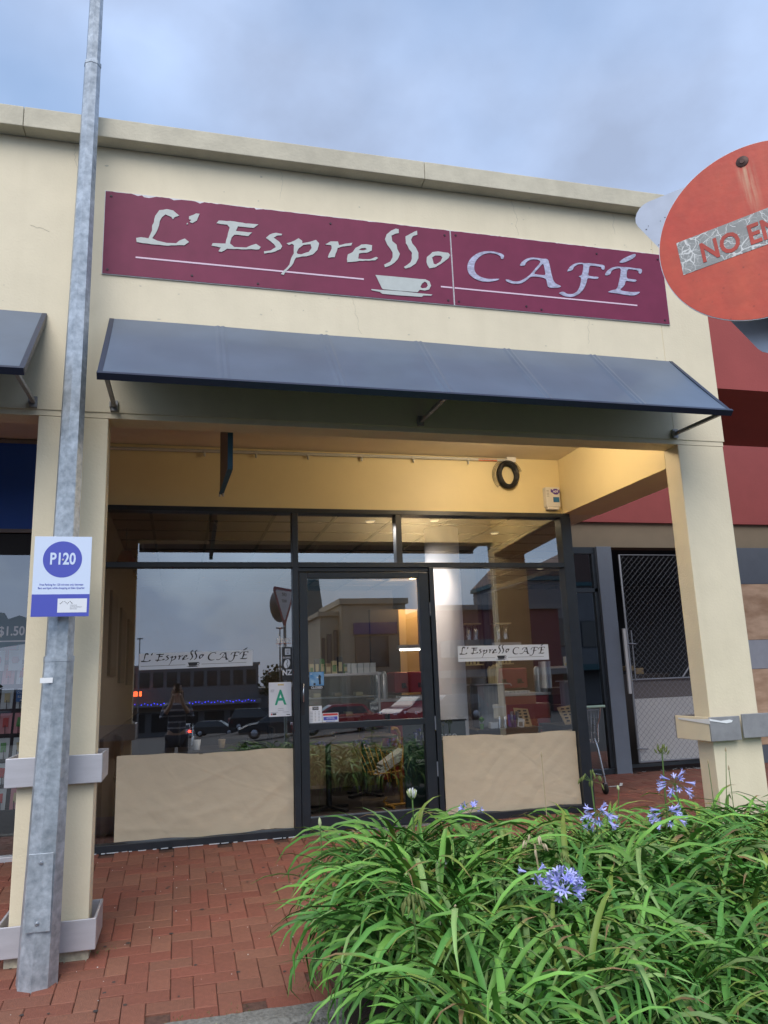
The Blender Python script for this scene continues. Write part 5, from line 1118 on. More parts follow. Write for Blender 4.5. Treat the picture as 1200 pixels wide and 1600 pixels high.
# ------------------------------------------------------------------ across the car park, behind the camera: seen mirrored in the glass
farm = mat('far_render_grey', (.20,.20,.21), .8, var=.15, vscale=.5); farcream = mat('far_cream_render', (.46,.40,.29), .8, var=.12, vscale=.4); farteal = mat('far_teal_cladding', (.05,.13,.15), .7, var=.15, vscale=.6)
farbrick = mat('far_dark_brick', (.16,.10,.085), .85, var=.2, vscale=2); farred = mat('far_maroon_render', (.20,.05,.06), .8); farblue = mat('far_blue_sign', (.03,.05,.22), .6); fargreen = mat('far_tree_green', (.03,.055,.02), .9)
bluel = mat('blue_string_light', (.1,.1,1), .5, emit=(.05,.05,1), estr=3.5); redl = mat('red_lit_sign', (1,.1,.02), .5, emit=(1,.12,.03), estr=5); taill = mat('red_tail_light', (1,.03,.02), .4, emit=(1,.03,.015), estr=16); whl = mat('white_head_light', (1,.95,.85), .3, emit=(1,.9,.75), estr=12)
def far_building(label, x0, x1, y, z0, z1, depth, wall, roofm, wins, canopy=None, parapet=.35):
    t = thing('far_building', label, 'building', ((x0+x1)/2, y, z0))
    b = MB(); b.box(x0, x1, y-depth, y, z0-2, z1); part('wall', b, wall, t)
    b = MB(); b.box(x0-.2, x1+.2, y-depth-.2, y+.25, z1+.003, z1+parapet); part('parapet', b, roofm, t)
    for (a, c, d_, e) in wins:
        b = MB(); b.box(a, c, y+.003, y+.07, d_, e); f = part('window', b, M['frame'], t); b = MB(); b.box(a+.07, c-.07, y+.071, y+.075, d_+.07, e-.07); part('pane', b, M['farglass'], f)
    if canopy:
        b = MB(); b.box(x0-.1, x1+.1, y+.076, y+2.6, canopy, canopy+.5); part('canopy', b, roofm, t)
    return t
wins = [(-17.3+1.75*k, -16.0+1.75*k, 1.15, 3.15) for k in range(16)] + [(-17+3.4*k, -14.4+3.4*k, -4.6, -2.2) for k in range(8)]
t = far_building('long two storey building across the car park with a window band and blue string lights', -18, 10.6, -101.5, -5.2, 3.75, 12, farm, M['greyline'], wins, canopy=-1.3)
b = MB()
for k in range(70): b.lathe((-17.8+k*.4, -98.85, -1.0+.10*sin(k*1.9)), [(.05,0),(.07,.08),(.02,.14)], 6)
part('string_lights', b, bluel, t, stuff=True)
b = MB(); b.box(-7.5,-4.6,-98.88,-98.82,.15,.75); part('lit_sign', b, redl, t)
text('SHOPS', .55, (-6.0,-98.80,.45), M['white'], t, rotz=pi)
# cream corner building with a teal tower
t = far_building('cream two storey corner building with tall dark windows and a blue sign', 12.2, 17.4, -51.3, -2.6, 7.1, 9, farcream, farcream, [(13.2,15.9,2.2,4.6)], parapet=.45)
b = MB(); b.box(13.1, 16.6, -51.28, -51.1, 4.75, 5.65); part('blue_sign', b, farblue, t)
b = MB(); b.box(12.3,12.8,-51.29,-51.2,-2,7.0); b.box(16.7,17.3,-51.29,-51.2,-2,7.0); part('pilaster', b, farcream, t)
t = far_building('angled cream wing with narrow windows beside the teal tower', 10.7, 12.19, -52.5, -2.6, 6.3, 6, farcream, farcream, [(10.8,11.05,2.4,4.6),(11.2,11.6,2.4,4.9),(11.75,12.1,2.4,5.2)], parapet=.35)
t = thing('teal_tower', 'tapering teal clad tower behind the cream corner building', 'building', (12.0,-62,-3)); b = MB()
b.add([(10.3,-62,-3),(13.9,-62,-3),(13.9,-66,-3),(10.3,-66,-3),(11.5,-63,10.6),(12.5,-63,10.6),(12.5,-65,10.6),(11.5,-65,10.6)], [(0,1,5,4),(1,2,6,5),(2,3,7,6),(3,0,4,7),(4,5,6,7)]); part('wall', b, farteal, t)
b = MB(); b.box(10.4,13.6,-61.9,-61.6,2.0,2.4); part('ledge', b, farteal, t)
t = far_building('maroon shop with a stepped grey balcony right of the cream building', 17.6, 27.0, -44, -2.3, 5.9, 9, farred, M['greyline'], [(18.4,20.2,-1.6,.8),(20.8,22.8,-1.6,.8),(23.4,26.0,-1.6,.8)], canopy=1.2)
b = MB(); b.box(17.7,21.9,-43.9,-41.9,2.6,3.7); part('balcony', b, farm, t)
t = far_building('grey gabled shop with a teal verandah at the right end of the row', 27.4, 40.0, -52, -2.6, 9.0, 10, farm, farteal, [(28.2+2.4*k,30.0+2.4*k,3.4,5.8) for k in range(5)], canopy=1.4)
b = MB(); b.add([(27.2,-51.9,9.36),(40.2,-51.9,9.36),(33.7,-51.9,15.5),(27.2,-61.9,9.36),(40.2,-61.9,9.36),(33.7,-61.9,15.5)], [(0,1,2),(5,4,3),(0,2,5,3),(1,4,5,2)]); part('gable', b, farbrick, t)
far_building('low dark brick shops at the left end of the car park', -60, -19.5, -96, -5.2, 1.2, 12, farbrick, M['greyline'], [(-58+4.4*k,-55+4.4*k,-4.4,-1.8) for k in range(8)], canopy=-1.4)
far_building('low grey retail shed far behind the car park', 11.5, 60, -112, -5.2, .2, 12, farm, M['greyline'], [(14+5*k,17+5*k,-4.4,-2.0) for k in range(8)])
rp = random.Random(77)
for k, (x, y, h, r, lab) in enumerate([(13.0,-100,6.2,2.2,'dark round tree right of the long two storey building'),(-20.5,-80,7.5,2.6,'dark tree at the left of the car park'),(20,-98,6,2.4,'dark tree in front of the low grey shed'),(46,-60,9,3.2,'dark tree at the right end of the row')]):
    z0 = street_z(x, y); t = thing('tree', lab, 'tree', (x, y, z0)); b = MB(); b.tube([(x,y,z0-.1),(x+.1,y,z0+h*.35),(x-.1,y,z0+h*.6)], [.22,.16,.07], 8); part('trunk', b, M['wood_dark'], t)
    b = MB()
    for q in range(900):
        d = Vector((rp.gauss(0,1), rp.gauss(0,1), rp.gauss(0,1))).normalized()*r*rp.uniform(.45,1.05)*(1+.25*sin(q)); c = Vector((x,y,z0+h*.68))+Vector((d.x,d.y,d.z*.85)); s = rp.uniform(.12,.3)
        u = Vector((rp.gauss(0,1),rp.gauss(0,1),rp.gauss(0,1))).normalized()*s; v = u.orthogonal().normalized()*s; b.add([c-u,c+v,c+u,c-v], [(0,1,2,3)])
    part('crown', b, fargreen, t)
for lab, x, y, h in (('tall slim car park lamp post at the left', -4.6, -90, 11.5), ('car park lamp post in the middle', 9.2, -66, 8.5)):
    z0 = street_z(x, y); t = thing('street_lamp', lab, 'street lamp', (x, y, z0)); b = MB(); b.tube([(x,y,z0-.1),(x,y,z0+h)], [.11,.06], 8); part('pole', b, M['greyline'], t)
    b = MB(); b.bbox(x-.35, x+.35, y-.12, y+.12, z0+h, z0+h+.14, .03); part('head', b, M['greyline'], t)

def car(label, paint, x, y, rz, kind='hatch', tail=False, head=False):
    t = thing('parked_car', label, 'car', (x, y, street_z(x, y)), (0, 0, rz), 'cars in the car park')
    Ln = 4.5 if kind != 'suv' else 4.7; H1 = .88 if kind != 'suv' else 1.02; H2 = 1.42 if kind != 'suv' else 1.78; W = .88 if kind != 'suv' else .94
    # profile along x (front = +x)
    low = [(-Ln/2,.38),(-Ln/2-.02,.62),(-Ln/2+.05,H1-.02),(-Ln/2+.35,H1+.03),(.95,H1+.02),(1.75,H1-.10),(Ln/2-.12,H1-.28),(Ln/2,.55),(Ln/2-.03,.28),(-Ln/2+.1,.26)]
    b = MB(); secs = [(-W+.10,.94),(-W,1.0),(W,1.0),(W-.10,.94)]
    def prism(pf, secs, m_=b):
        n = len(pf); vs = []
        for yy, s in secs:
            cz = sum(p[1] for p in pf)/n; vs += [(p[0]*s, yy, cz+(p[1]-cz)*s) for p in pf]
        k = len(secs); m_.add(vs, [tuple(range(n))[::-1]] + [(i*n+j, i*n+(j+1)%n, (i+1)*n+(j+1)%n, (i+1)*n+j) for i in range(k-1) for j in range(n)] + [tuple(range((k-1)*n, k*n))])
    prism(low, [(-W-.0,.97),(-W+.06,1.0),(W-.06,1.0),(W,.97)]); part('body', b, paint, t, local=True)
    rb_ = -Ln/2+.55 if kind == 'sedan' else -Ln/2+.12
    cab = [(rb_, H1+.02), (rb_+.42, H2-.03), (rb_+.8, H2), (.35, H2-.02), (1.15, H1+.01)]
    b = MB(); n = len(cab)
    vs = [(p[0], s*(W-.05 if p[1] < H1+.1 else W-.20), p[1]) for s in (-1, 1) for p in cab]
    b.add(vs, [(4,3,2,1,0),(5,6,7,8,9)]+[(j,(j+1)%n,n+(j+1)%n,n+j) for j in range(n)]); part('cabin', b, paint, t, local=True)
    for s in (-1, 1):
        b = MB(); q = [(rb_+.22,H1+.09),(rb_+.50,H2-.10),(.28,H2-.10),(.92,H1+.09)]
        b.add([(px, s*((W-.05)+((W-.20)-(W-.05))*((pz-H1)/(H2-H1))+.008), pz) for px, pz in q], [(0,1,2,3) if s < 0 else (3,2,1,0)]); part('side_window', b, M['farglass'], t, local=True)
    b = MB(); b.add([(1.10,-W+.14,H1+.06),(1.10,W-.14,H1+.06),(.44,W-.27,H2-.06),(.44,-W+.27,H2-.06)], [(0,1,2,3)]); part('windscreen', b, M['farglass'], t, local=True)
    b = MB(); b.add([(rb_-.02+.06,-W+.14,H1+.09),(rb_+.04,W-.14,H1+.09),(rb_+.36,W-.27,H2-.08),(rb_+.36,-W+.27,H2-.08)], [(3,2,1,0)]); part('rear_window', b, M['farglass'], t, local=True)
    for wx in (-Ln/2+.85, Ln/2-.90):
        for s in (-1, 1):
            w_ = MB(); w_.lathe((0,0,0), [(.20,-.10),(.32,-.10),(.34,-.05),(.34,.05),(.32,.10),(.20,.10)], 20); me = w_.mesh('wheel'); me.transform(Matrix.Rotation(pi/2, 4, 'X')); me.transform(Matrix.Translation((wx, s*(W-.08), .34))); wh = part('wheel', me, M['rubber'], t, local=True)
            w_ = MB(); w_.lathe((0,0,0), [(.03,-.11),(.20,-.105),(.20,.105),(.03,.11)], 14); me = w_.mesh('rim'); me.transform(Matrix.Rotation(pi/2, 4, 'X')); me.transform(Matrix.Translation((wx, s*(W-.08), .34))); part('rim', me, M['alu'], wh, local=True)
    for s in (-1, 1):
        b = MB(); b.bbox(-Ln/2-.045, -Ln/2+.06, s*(W-.16)-.12, s*(W-.16)+.12, H1-.24, H1-.02, .02); part('tail_light', b, taill if tail else M['redbox'], t, local=True)
        b = MB(); b.bbox(Ln/2-.12, Ln/2+.015, s*(W-.22)-.14, s*(W-.22)+.14, H1-.40, H1-.26, .02); part('headlight', b, whl if head else M['vinyl'], t, local=True)
    b = MB(); b.box(-Ln/2-.05, -Ln/2-.02, -.26, .26, .55, .67); part('number_plate', b, M['white'], t, local=True)
    return t
pw = mat('white_car_paint', (.62,.62,.64), .3, coat=.6); pk = mat('black_car_paint', (.012,.014,.018), .25, coat=.7); pr_ = mat('red_car_paint', (.45,.02,.03), .28, coat=.7); psil = mat('silver_car_paint', (.12,.13,.14), .3, metal=.5, coat=.5); pdk = mat('dark_grey_car_paint', (.035,.04,.045), .3, coat=.6)
car('white hatchback with lit red tail lights, centre of the car park', pw, .55, -76, -pi/2+.06, 'hatch', tail=True)
car('black off road car standing side on in the car park', pk, 6.6, -62, .08, 'suv')
car('dark hatchback left of the black off road car', pdk, 3.6, -70, .25, 'hatch')
car('dark red sedan side on in front of the cream corner building', pr_, 7.7, -31, pi+.05, 'sedan')
car('silver hatchback overlapping the dark red sedan', psil, 13.3, -36, pi-.5, 'hatch')
car('dark grey sedan behind the dark red sedan', pdk, 5.6, -38, pi+.1, 'sedan')
car('white sedan at the far left with lit headlights', pw, -7.0, -92, pi/2, 'sedan', head=True)
car('dark hatchback parked at the far right', pdk, 14.5, -34, pi-.2, 'hatch')

# ------------------------------------------------------------------ the person taking the photograph, seen mirrored in the glass
def skin(name, pts, edges, radii, mt, parent, sub=2, root=0):
    me = bpy.data.meshes.new(name); me.from_pydata(pts, edges, []); o = bpy.data.objects.new(name, me); COL.objects.link(o)
    md = o.modifiers.new('skin', 'SKIN'); md.use_smooth_shade = True
    for i, r in enumerate(radii): me.skin_vertices[0].data[i].radius = r if isinstance(r, tuple) else (r, r)
    me.skin_vertices[0].data[root].use_root = True
    s = o.modifiers.new('sub', 'SUBSURF'); s.levels = s.render_levels = sub
    me.materials.append(mt); o.parent = parent; o.location = -origin(parent) if parent else (0,0,0)
    return o
skinm = mat('skin', (.48,.30,.22), .55); hairm = mat('brown_hair', (.10,.055,.03), .6, var=.4, vscale=60, stretch=(1,1,.1)); trm = mat('dark_trousers', (.03,.035,.05), .8)
stm = mat('striped_jersey', (.04,.05,.08), .85)
t_ = stm.node_tree; wv = t_.nodes.new('ShaderNodeTexWave'); wv.bands_direction = 'Z'; wv.inputs['Scale'].default_value = 3.3; wv.inputs['Distortion'].default_value = .3
co_ = t_.nodes.new('ShaderNodeTexCoord'); t_.links.new(co_.outputs['Object'], wv.inputs[0]); rp_ = t_.nodes.new('ShaderNodeValToRGB'); rp_.color_ramp.elements[0].position = .80; rp_.color_ramp.elements[1].position = .86
rp_.color_ramp.elements[0].color = (.06,.07,.10,1); rp_.color_ramp.elements[1].color = (.38,.38,.42,1); t_.links.new(wv.outputs['Fac'], rp_.inputs[0]); t_.links.new(rp_.outputs[0], t_.nodes['Principled BSDF'].inputs['Base Color'])
PX, PY, PZ = -.02, -5.16, -.34
person = thing('person', 'person in a dark striped jersey holding a phone up, mirrored in the left window', 'person', (PX, PY, PZ))
def q(x, y, z): return (PX+x, PY+y, PZ+z)
# one continuous body: pelvis, spine, neck, head, arms raised in front, legs
pts = [q(0,0,.92), q(0,0,1.10), q(0,.01,1.30), q(0,0,1.43), q(0,.02,1.52), q(0,.03,1.60), q(0,.02,1.70),
       q(-.17,0,1.40), q(-.24,.07,1.20), q(-.10,.27,1.42), q(-.055,.33,1.60),
       q(.17,0,1.40), q(.24,.07,1.20), q(.10,.27,1.42), q(.055,.33,1.60),
       q(-.10,0,.86), q(-.11,.02,.50), q(-.12,-.01,.09), q(-.12,.13,.04), q(.10,0,.86), q(.11,.02,.50), q(.12,-.01,.09), q(.12,.13,.04)]
ed = [(0,1),(1,2),(2,3),(3,4),(4,5),(5,6),(3,7),(7,8),(8,9),(9,10),(3,11),(11,12),(12,13),(13,14),(0,15),(15,16),(16,17),(17,18),(0,19),(19,20),(20,21),(21,22)]
ra = [(.15,.11),(.13,.095),(.145,.10),(.09,.07),.05,(.075,.09),(.07,.08),.055,.042,.034,.027,.055,.042,.034,.027,.085,.058,.042,(.04,.03),.085,.058,.042,(.04,.03)]
skin('body', pts, ed, ra, skinm, person)
skin('jersey', pts[:4]+[pts[7],pts[8],(pts[8][0]*.45+pts[9][0]*.55,pts[8][1]*.45+pts[9][1]*.55,pts[8][2]*.45+pts[9][2]*.55),pts[11],pts[12],(pts[12][0]*.45+pts[13][0]*.55,pts[12][1]*.45+pts[13][1]*.55,pts[12][2]*.45+pts[13][2]*.55)], [(0,1),(1,2),(2,3),(3,4),(4,5),(5,6),(3,7),(7,8),(8,9)], [(.172,.13),(.152,.115),(.165,.12),(.105,.085),.07,.056,.046,.07,.056,.046], stm, person)
skin('trousers', [pts[0],pts[15],pts[16],(pts[17][0],pts[17][1],pts[17][2]+.02),pts[19],pts[20],(pts[21][0],pts[21][1],pts[21][2]+.02)], [(0,1),(1,2),(2,3),(0,4),(4,5),(5,6)], [(.162,.125),.10,.072,.062,.10,.072,.062], trm, person)
skin('shoe', [q(-.12,-.04,.05),q(-.12,.14,.035)], [(0,1)], [.055,.042], M['black'], person); skin('shoe', [q(.12,-.04,.05),q(.12,.14,.035)], [(0,1)], [.055,.042], M['black'], person)
hr = skin('hair', [q(0,-.02,1.74),q(0,-.055,1.66),q(0,-.07,1.54),q(-.075,-.02,1.60),q(.075,-.02,1.60),q(-.085,-.01,1.48),q(.085,-.01,1.48)], [(0,1),(1,2),(1,3),(1,4),(3,5),(4,6)], [(.085,.09),(.095,.07),(.09,.05),.035,.035,.03,.03], hairm, person)
b = MB(); b.lathe(q(0,.118,1.600), [(.006,-.012),(.016,0),(.011,.03),(.004,.05)], 8); part('nose', b, skinm, person)
for s in (-1, 1):
    b = MB(); b.lathe(q(.032*s,.105,1.645), [(.004,-.008),(.012,0),(.004,.008)], 10); part('eye', b, M['black'], person)
    b = MB(); b.lathe(q(.083*s,.02,1.62), [(.006,-.025),(.014,0),(.010,.028)], 8); part('ear', b, skinm, person)
b = MB(); b.bbox(PX-.025, PX+.025, PY+.112, PY+.122, PZ+1.560, PZ+1.568, .003); part('mouth', b, M['redbox'], person)
for s in (-1, 1):           # hands: palm plus curled fingers round the phone edges
    W_ = q(.055*s, .33, 1.60)
    pp = [W_, q(.055*s,.345,1.66)]; ee = [(0,1)]; rr_ = [(.028,.018),(.036,.014)]
    skin('palm', pp, ee, rr_, skinm, person, 1)
    for k in range(4):
        z = 1.655+.022*k; L0 = [.03,.034,.032,.026][k]
        skin('finger', [q(.062*s,.345,z), q((.062-L0*.2)*s,.372,z+.004), q((.062-L0)*s,.371,z+.004)], [(0,1),(1,2)], [.009,.0085,.0075], skinm, person, 1)
    skin('thumb', [q(.060*s,.335,1.64), q(.045*s,.325,1.67), q(.030*s,.33,1.70)], [(0,1),(1,2)], [.011,.0095,.008], skinm, person, 1)
ph = thing('phone', 'dark phone held up by the person mirrored in the glass', 'phone', (0, -4.81, 1.36))
b = MB(); b.bbox(-.060, .018, -4.822, -4.814, 1.275, 1.428, .004); part('body', b, M['black'], ph)
b = MB(); b.lathe((0,0,0), [(.008,0),(.007,.003)], 14); me = b.mesh('lens'); me.transform(Matrix.Rotation(-pi/2, 4, 'X')); me.transform(Matrix.Translation((0, -4.8135, 1.405))); part('lens', me, M['farglass'], ph)
# ------------------------------------------------------------------ agapanthus in the bed
rl = random.Random(2024)
def leaf_mesh(L_, W_, lean, curl, twist, seed):
    """strap leaf leaving the crown along +x, arching over; channelled along the midrib"""
    rd = random.Random(seed); n = 9; vs = []; x = z = 0; an = lean
    side = 0
    for i in range(n+1):
        t = i/n
        w = W_*(.55+.45*min(1, t*3.2))*(1-max(0, (t-.62)/.38)**1.8)+.0006
        nx_, nz_ = -sin(an), cos(an); side = twist*t*t*L_*.25
        tw = twist*t*.9
        for s in (-1, 0, 1):
            off = s*w/2; dip = -.20*w if s == 0 else 0
            vs.append((x+nx_*(dip)+off*sin(tw)*nx_, side+off*cos(tw), z+nz_*dip+off*sin(tw)*nz_))
        x += L_/n*cos(an); z += L_/n*sin(an); an -= curl*(.35+1.3*t)/n*2
    fs = []
    for i in range(n):
        for k in range(2): fs.append((i*3+k, i*3+k+1, (i+1)*3+k+1, (i+1)*3+k))
    me = bpy.data.meshes.new('leaf'); me.from_pydata(vs, [], fs); me.update(); me.polygons.foreach_set('use_smooth', [True]*len(fs))
    r = rd.random()
    g = rd.uniform(.75, 1.25)
    base = (.075*g, .215*g, .040*g) if r < .50 else ((.135*g, .31*g, .055*g) if r < .86 else ((.19*g, .31*g, .10*g) if r < .925 else (.19*g, .28*g, .05*g) if r < .985 else (.20, .19, .06)))
    a = me.color_attributes.new('tone', 'FLOAT_COLOR', 'POINT')
    brown = rd.random() < .09; tipb = rd.uniform(.72, .95)
    for i, d in enumerate(a.data):
        t = (i//3)/n; k = .86+.22*t; tipd = 1 if not (r > .94 and t > .75) else .8
        mid = 1.12 if i % 3 == 1 else 1.0
        if brown and t > tipb: d.color = (.20,.13,.06,1); continue
        d.color = (base[0]*k*mid+(.05 if i < 6 else 0), base[1]*k*mid+(.05 if i < 6 else 0), base[2]*k*mid+(.025 if i < 6 else 0), 1)
    me.materials.append(M['leaf']); return me
LM = []
for s in range(70):
    LM.append(leaf_mesh(rl.uniform(.36, .66), rl.uniform(.014, .024), radians(rl.uniform(52, 90)), rl.uniform(.8, 2.3), rl.uniform(-1, 1), s))
LV = [([v.co.copy() for v in m_.vertices], [tuple(p.vertices) for p in m_.polygons], [tuple(d.color) for d in m_.color_attributes['tone'].data]) for m_ in LM]
spots = []
y = -3.65; row = 0
while y < -.30:
    x = .89+(.10 if row % 2 else 0)
    while x < 6.6:
        sx_, sy_ = x+rl.uniform(-.05,.05), y+rl.uniform(-.05,.05)
        # only what the camera can see, plus a margin for the mirror image
        v = Vector((sx_, sy_, .3))-CAM; dpt = v.dot(fwd)
        if dpt > .35 and (v.dot(rr)/dpt) < .62 and sy_ > -3.3: spots.append((sx_, sy_, row))
        x += .205
    y += .19; row += 1
spots.sort(key=lambda s: (Vector((s[0], s[1], .2))-CAM).length)
n_single = 0
def clump(i, x, y, lab):
    global n_single
    edge = x < 1.12; z = -.05 + .24*min(1, max(.25, (x-.75)/.28)) + .04*min(1, max(0, y+2.2)); z -= .055*min(1, max(0, (x-1.5)/.4)); z -= .10*max(0, min(1, (-2.0-y)/1.2))
    dist = (Vector((x, y, .2))-CAM).length
    t = thing('agapanthus', lab, 'plant', (x, y, z), group='agapanthus clumps in the planting bed')
    nl = rl.randint(46, 56); vs, fs, cs = [], [], []
    g = rl.uniform(.80, 1.22); yel = rl.uniform(-.02, .03)
    sc = rl.uniform(.86, 1.14)*(1.10 if edge else 1.0)*(1.08 if y > -1.6 else (.95 if y > -2.3 else .78))
    for k in range(nl):
        idx = rl.randrange(len(LM)); az = k*2.4+rl.uniform(-.4,.4)
        if edge and rl.random() < .30: az = rl.uniform(pi*.7, pi*1.35)
        s = sc*rl.uniform(.82, 1.12); r = rl.uniform(0, .035)
        mt_ = Matrix.Translation((r*cos(az), r*sin(az), 0)) @ Matrix.Rotation(az, 4, 'Z') @ Matrix.Rotation(rl.uniform(-.12,.12), 4, 'X') @ Matrix.Scale(s, 4)
        if n_single < 296 and dist < 99 and k < 10 and i < 30:
            o = link('leaf', LM[idx], None, t); o.matrix_local = mt_; n_single += 1
        else:
            V_, F_, C_ = LV[idx]; o0 = len(vs); vs += [(mt_ @ v)[:] for v in V_]; fs += [tuple(a+o0 for a in f) for f in F_]; cs += [(c[0]*g+yel*.3, c[1]*g+yel*.2, c[2]*g, 1) for c in C_]
    me = bpy.data.meshes.new('leaves'); me.from_pydata(vs, [], fs); me.update(); me.polygons.foreach_set('use_smooth', [True]*len(fs))
    a = me.color_attributes.new('tone', 'FLOAT_COLOR', 'POINT'); a.data.foreach_set('color', [v for c in cs for v in c])
    o = link('leaves', me, M['leaf'], t); o['kind'] = 'stuff'
ORD = ['first','second','third','fourth','fifth','sixth','seventh','eighth','ninth','tenth','eleventh','twelfth','thirteenth','fourteenth','fifteenth','sixteenth','seventeenth','eighteenth','nineteenth','twentieth','twenty-first','twenty-second','twenty-third','twenty-fourth','twenty-fifth','twenty-sixth','twenty-seventh','twenty-eighth','twenty-ninth','thirtieth']
rows_used = sorted({s[2] for s in spots})
for i, (x, y, rw) in enumerate(spots):
    col = sorted(s[0] for s in spots if s[2] == rw).index(x)
    clump(i, x, y, 'clump of green strap leaves, %s from the left in the %s row from the road' % (ORD[min(col,29)], ORD[rows_used.index(rw)]))

def stalk(t, x, y, z, mt='stem', r=.0045, lean=None):
    lx, ly = lean or (rl.uniform(-.08,.08), rl.uniform(-.08,.08))
    b = MB(); b.tube([(x+lx, y+ly, -.06), (x+lx*.5, y+ly*.45, z*.5), (x, y, z)], [r*1.25, r*1.05, r], 7); part('stalk', b, M[mt], t)
def floret(b, c, d, L_, open_, rd):
    """six petal trumpet at c pointing along d"""
    d = d.normalized(); u = d.orthogonal().normalized(); v = d.cross(u)
    for k in range(6):
        a = k*pi/3; e = u*cos(a)+v*sin(a); f = u*cos(a+1.57)+v*sin(a+1.57)
        p0 = c+e*.0012; p1 = c+d*L_*.5+e*.0045; p2 = c+d*L_*.8+e*(.007+.010*open_); p3 = c+d*L_*(.98-.18*open_)+e*(.010+.022*open_)
        w0, w1, w2 = .0016, .0034, .0042
        b.add([p0-f*w0, p0+f*w0, p1-f*w1, p1+f*w1, p2-f*w2, p2+f*w2, p3], [(0,1,3,2),(2,3,5,4),(4,5,6)], True)
def flowerhead(label, x, y, z, n, size, kind='bloom', droop=0, fill=1.0, bendc=None):
    rd = random.Random(int(x*1000)+int(z*100)); names = {'bloom':('agapanthus_flower','flower'),'bud':('agapanthus_bud','flower bud'),'pods':('seed_head','seed head'),'drypods':('seed_head','seed head')}
    t = thing(names[kind][0], label, names[kind][1], (x, y, -.06)); stalk(t, x, y, z, 'stem' if kind != 'drypods' else 'drystem')
    C_ = Vector((x, y, z)); ped = MB()
    b = MB(); cnt = 0
    for k in range(n):
        ph_ = k*2.39996; ct_ = 1-1.35*(k+.5)/n; st_ = math.sqrt(max(0, 1-ct_*ct_)); d = Vector((cos(ph_)*st_, sin(ph_)*st_, ct_+.15)).normalized()
        d = (d+Vector((rd.uniform(-.2,.2), rd.uniform(-.2,.2), rd.uniform(-.2,.2)))).normalized()
        pl_ = size*rd.uniform(.45, .62); e = C_+d*pl_
        if kind == 'bloom':
            e.z -= droop*pl_*.5; d2 = (d+Vector((0,0,-droop))).normalized(); op = rd.uniform(.35, 1)
            ped.tube([C_, C_+d*pl_*.5, e], .0011, 4, cap=False)
            fb = MB(); floret(fb, e, d2, size*.52, op, rd); me = fb.mesh('floret')
            g = rd.uniform(.8, 1.25); w_ = rd.random()*.25; tone(me, ((.38+w_*.25)*g, (.40+w_*.22)*g, (.84)*min(1.08,g))); part('floret', me, M['petal'], t)
        elif kind == 'bud':
            d2 = (d*.4+Vector((0,0,1))).normalized(); ped.tube([C_, C_+d*pl_*.35+Vector((0,0,pl_*.3))], .0011, 4, cap=False); s0 = C_+d*pl_*.35+Vector((0,0,pl_*.3))
            fb = MB(); fb.tube([s0, s0+d2*size*.2, s0+d2*size*.36, s0+d2*size*.5], [.0015,.0042,.0045,.001], 6); part('floret_bud', fb, M['whitebud'] if rd.random() < .6 else M['bud'], t)
        else:
            d2 = (d*.35+Vector((0,0,-1.0 if droop else .6))).normalized(); ped.tube([C_, C_+d*pl_*.6, e], .0010, 4, cap=False)
            fb = MB(); fb.tube([e, e+d2*.008, e+d2*.022, e+d2*.034], [.001,.0052,.0048,.0008], 6); part('seed_pod', fb, M['pod'] if kind == 'pods' else M['podtan'], t)
    part('umbel', ped, M['stem'] if kind != 'drypods' else M['drystem'], t)
flowerhead('full blue agapanthus head in the middle foreground of the bed', 1.51, -1.70, .545, 34, .085)
flowerhead('half open blue agapanthus head with drooping florets, left of the pair by the paving', 2.13, -.90, .66, 15, .105, droop=.9)
flowerhead('blue agapanthus head with drooping florets right of centre, lower of the pair', 2.53, -.90, .63, 13, .11, droop=.8)
flowerhead('blue agapanthus head leaning in front of the red paving, highest of all', 2.80, -.60, .73, 13, .12, droop=.7)
flowerhead('nearly white agapanthus bud cluster standing before the door', 1.21, -.60, .76, 20, .075, 'bud')
flowerhead('small half open blue agapanthus head left of the full one', 1.42, -1.62, .585, 4, .075, droop=.5)
flowerhead('single pale blue head low before the right paper', 1.57, -.50, .655, 6, .07, droop=-.3)
flowerhead('pale blue bud cluster sunk in the leaves below the door', 1.16, -1.2, .545, 14, .06, 'bud')
flowerhead('large hanging green seed head left of the bed centre', .82, -1.90, .615, 26, .062, 'pods', droop=1)
flowerhead('green seed head in front of the corner post', 2.21, -.70, .80, 12, .11, 'pods', droop=1)
flowerhead('olive seed head among the leaves at the right edge, upper', 2.74, -1.30, .44, 14, .11, 'pods', droop=1)
flowerhead('olive seed head sunk in the leaves right of the upper flowers', 2.73, -.90, .54, 16, .09, 'pods', droop=1)
flowerhead('olive seed head sunk in the leaves below the right flowers', 2.28, -1.60, .43, 22, .10, 'pods', droop=1)
flowerhead('olive seed head right below the full blue head', 1.73, -1.80, .44, 16, .08, 'pods', droop=1)
flowerhead('olive seed head beyond the full blue head', 1.68, -1.35, .56, 16, .08, 'pods', droop=1)
flowerhead('olive seed head low in the near leaves', 1.62, -2.0, .36, 14, .07, 'pods', droop=1)
flowerhead('dry tan seed head left above the full blue head', 1.53, -1.40, .655, 9, .09, 'drypods', droop=1)
flowerhead('thin dry seed head left of the bed centre', 1.06, -1.60, .46, 7, .09, 'drypods', droop=1)
flowerhead('faint round seed head before the chain link gate', 3.00, -.20, .86, 14, .055, 'pods', droop=0)
for lab, x, y, z, h in (('closed green bud on a thin stalk at the left edge of the bed', .68, -.80, .70, .045), ('pale bud on an upright stalk before the red paving', 2.52, -.45, .70, .03)):
    t = thing('flower_bud', lab, 'flower bud', (x, y, -.06)); stalk(t, x, y, z, r=.003); b = MB(); b.tube([(x,y,z),(x-.002,y,z+h*.35),(x-.003,y,z+h*.7),(x-.004,y,z+h)], [.003,.009,.007,.001], 8); part('bud', b, M['bud'], t)
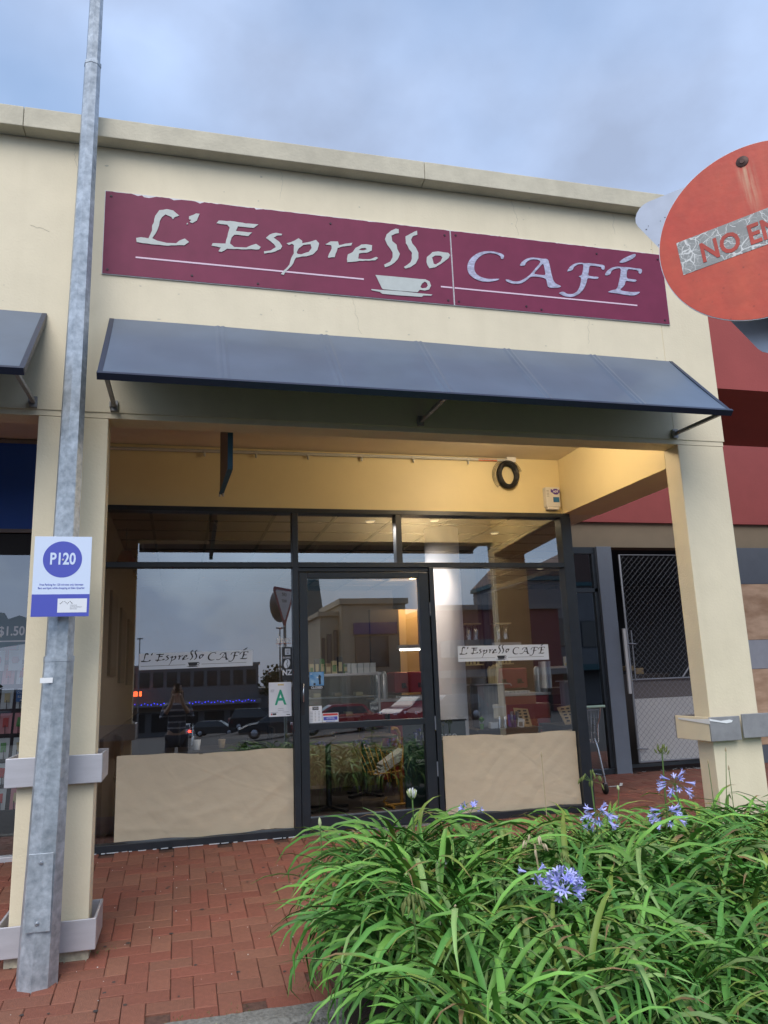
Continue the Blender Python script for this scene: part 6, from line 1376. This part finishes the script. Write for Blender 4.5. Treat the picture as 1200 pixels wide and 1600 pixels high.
for lab, x, y, z, lx in (('thin dry stalk in front of the right paper', 2.02, -.5, .92, .01), ('thin bare stalk before the right pillar, left', 3.04, -.6, .83, .02), ('thin bare stalk before the right pillar, right', 3.17, -.6, .89, -.12), ('thin bare stalk before the right pillar, middle', 3.10, -.7, .80, 0)):
    t = thing('bare_stalk', lab, 'stalk', (x, y, -.06)); b = MB(); b.tube([(x+lx,y+.02,-.06),(x+lx*.4,y,z*.6),(x,y,z)], [.0035,.0028,.002], 6); part('stalk', b, M['drystem' if 'dry' in lab else 'stem'], t); b = MB(); b.tube([(x,y,z),(x,y,z+.012),(x,y,z+.03)], [.002,.006,.001], 6); part('tip', b, M['drystem'], t)
b = MB(); rt = random.Random(19)
for k in range(60):
    x, y_ = rt.uniform(-1.1, .9), rt.uniform(-.75, 1.7); r = rt.uniform(.006,.014); z = gz(y_)+.0022
    b.add([(x, y_, z)]+[(x+r*rt.uniform(.7,1.2)*cos(a*pi/4), y_+r*rt.uniform(.7,1.2)*sin(a*pi/4), z+.097*r*sin(a*pi/4)) for a in range(8)], [(0,i+1,(i+1)%8+1) for i in range(8)])
o = solo('gum_spot', b, M['intdark'], 'dark flattened gum spots on the red paving', 'gum spots'); o['kind'] = 'stuff'
# grass tufts in the kerb joints
b = MB(); rt = random.Random(9)
for (cx, cy, n, s) in ((.28,-.785,60,.05),(.02,-.785,40,.03),(.13,-.785,30,.03),(.62,-.62,60,.05),(-.41,.06,60,.05),(.19,-.88,20,.025),(.68,-.92,120,.06)):
    for k in range(n):
        x = cx+rt.gauss(0, s); y_ = cy+rt.gauss(0, .012 if cy < -.9 else .03); z = gz(y_)-.004; h = rt.uniform(.006,.018); a = rt.uniform(0,6.3); w_ = .0016
        b.add([(x-w_,y_,z),(x+w_,y_,z),(x+h*.6*cos(a),y_+h*.6*sin(a),z+h)], [(0,1,2)])
me = b.mesh('grass'); tone(me, (.09,.14,.03)); o = link('grass', me, M['leaf']); o['kind'] = 'stuff'; o['label'] = 'tiny grass tufts in the joints along the kerb and pillar foot'; o['category'] = 'grass'
b = MB()
for k in range(70):
    x, y_ = rt.uniform(-1, .8), rt.uniform(-.95, 1.7); s = rt.uniform(.002,.006); z = gz(y_)+.001; b.box(x,x+s,y_,y_+s*rt.uniform(.5,1.5),z,z+s*.5)
o = solo('crumb', b, M['cupwhite'], 'tiny pale crumbs scattered over the red paving', 'debris'); o['kind'] = 'stuff'
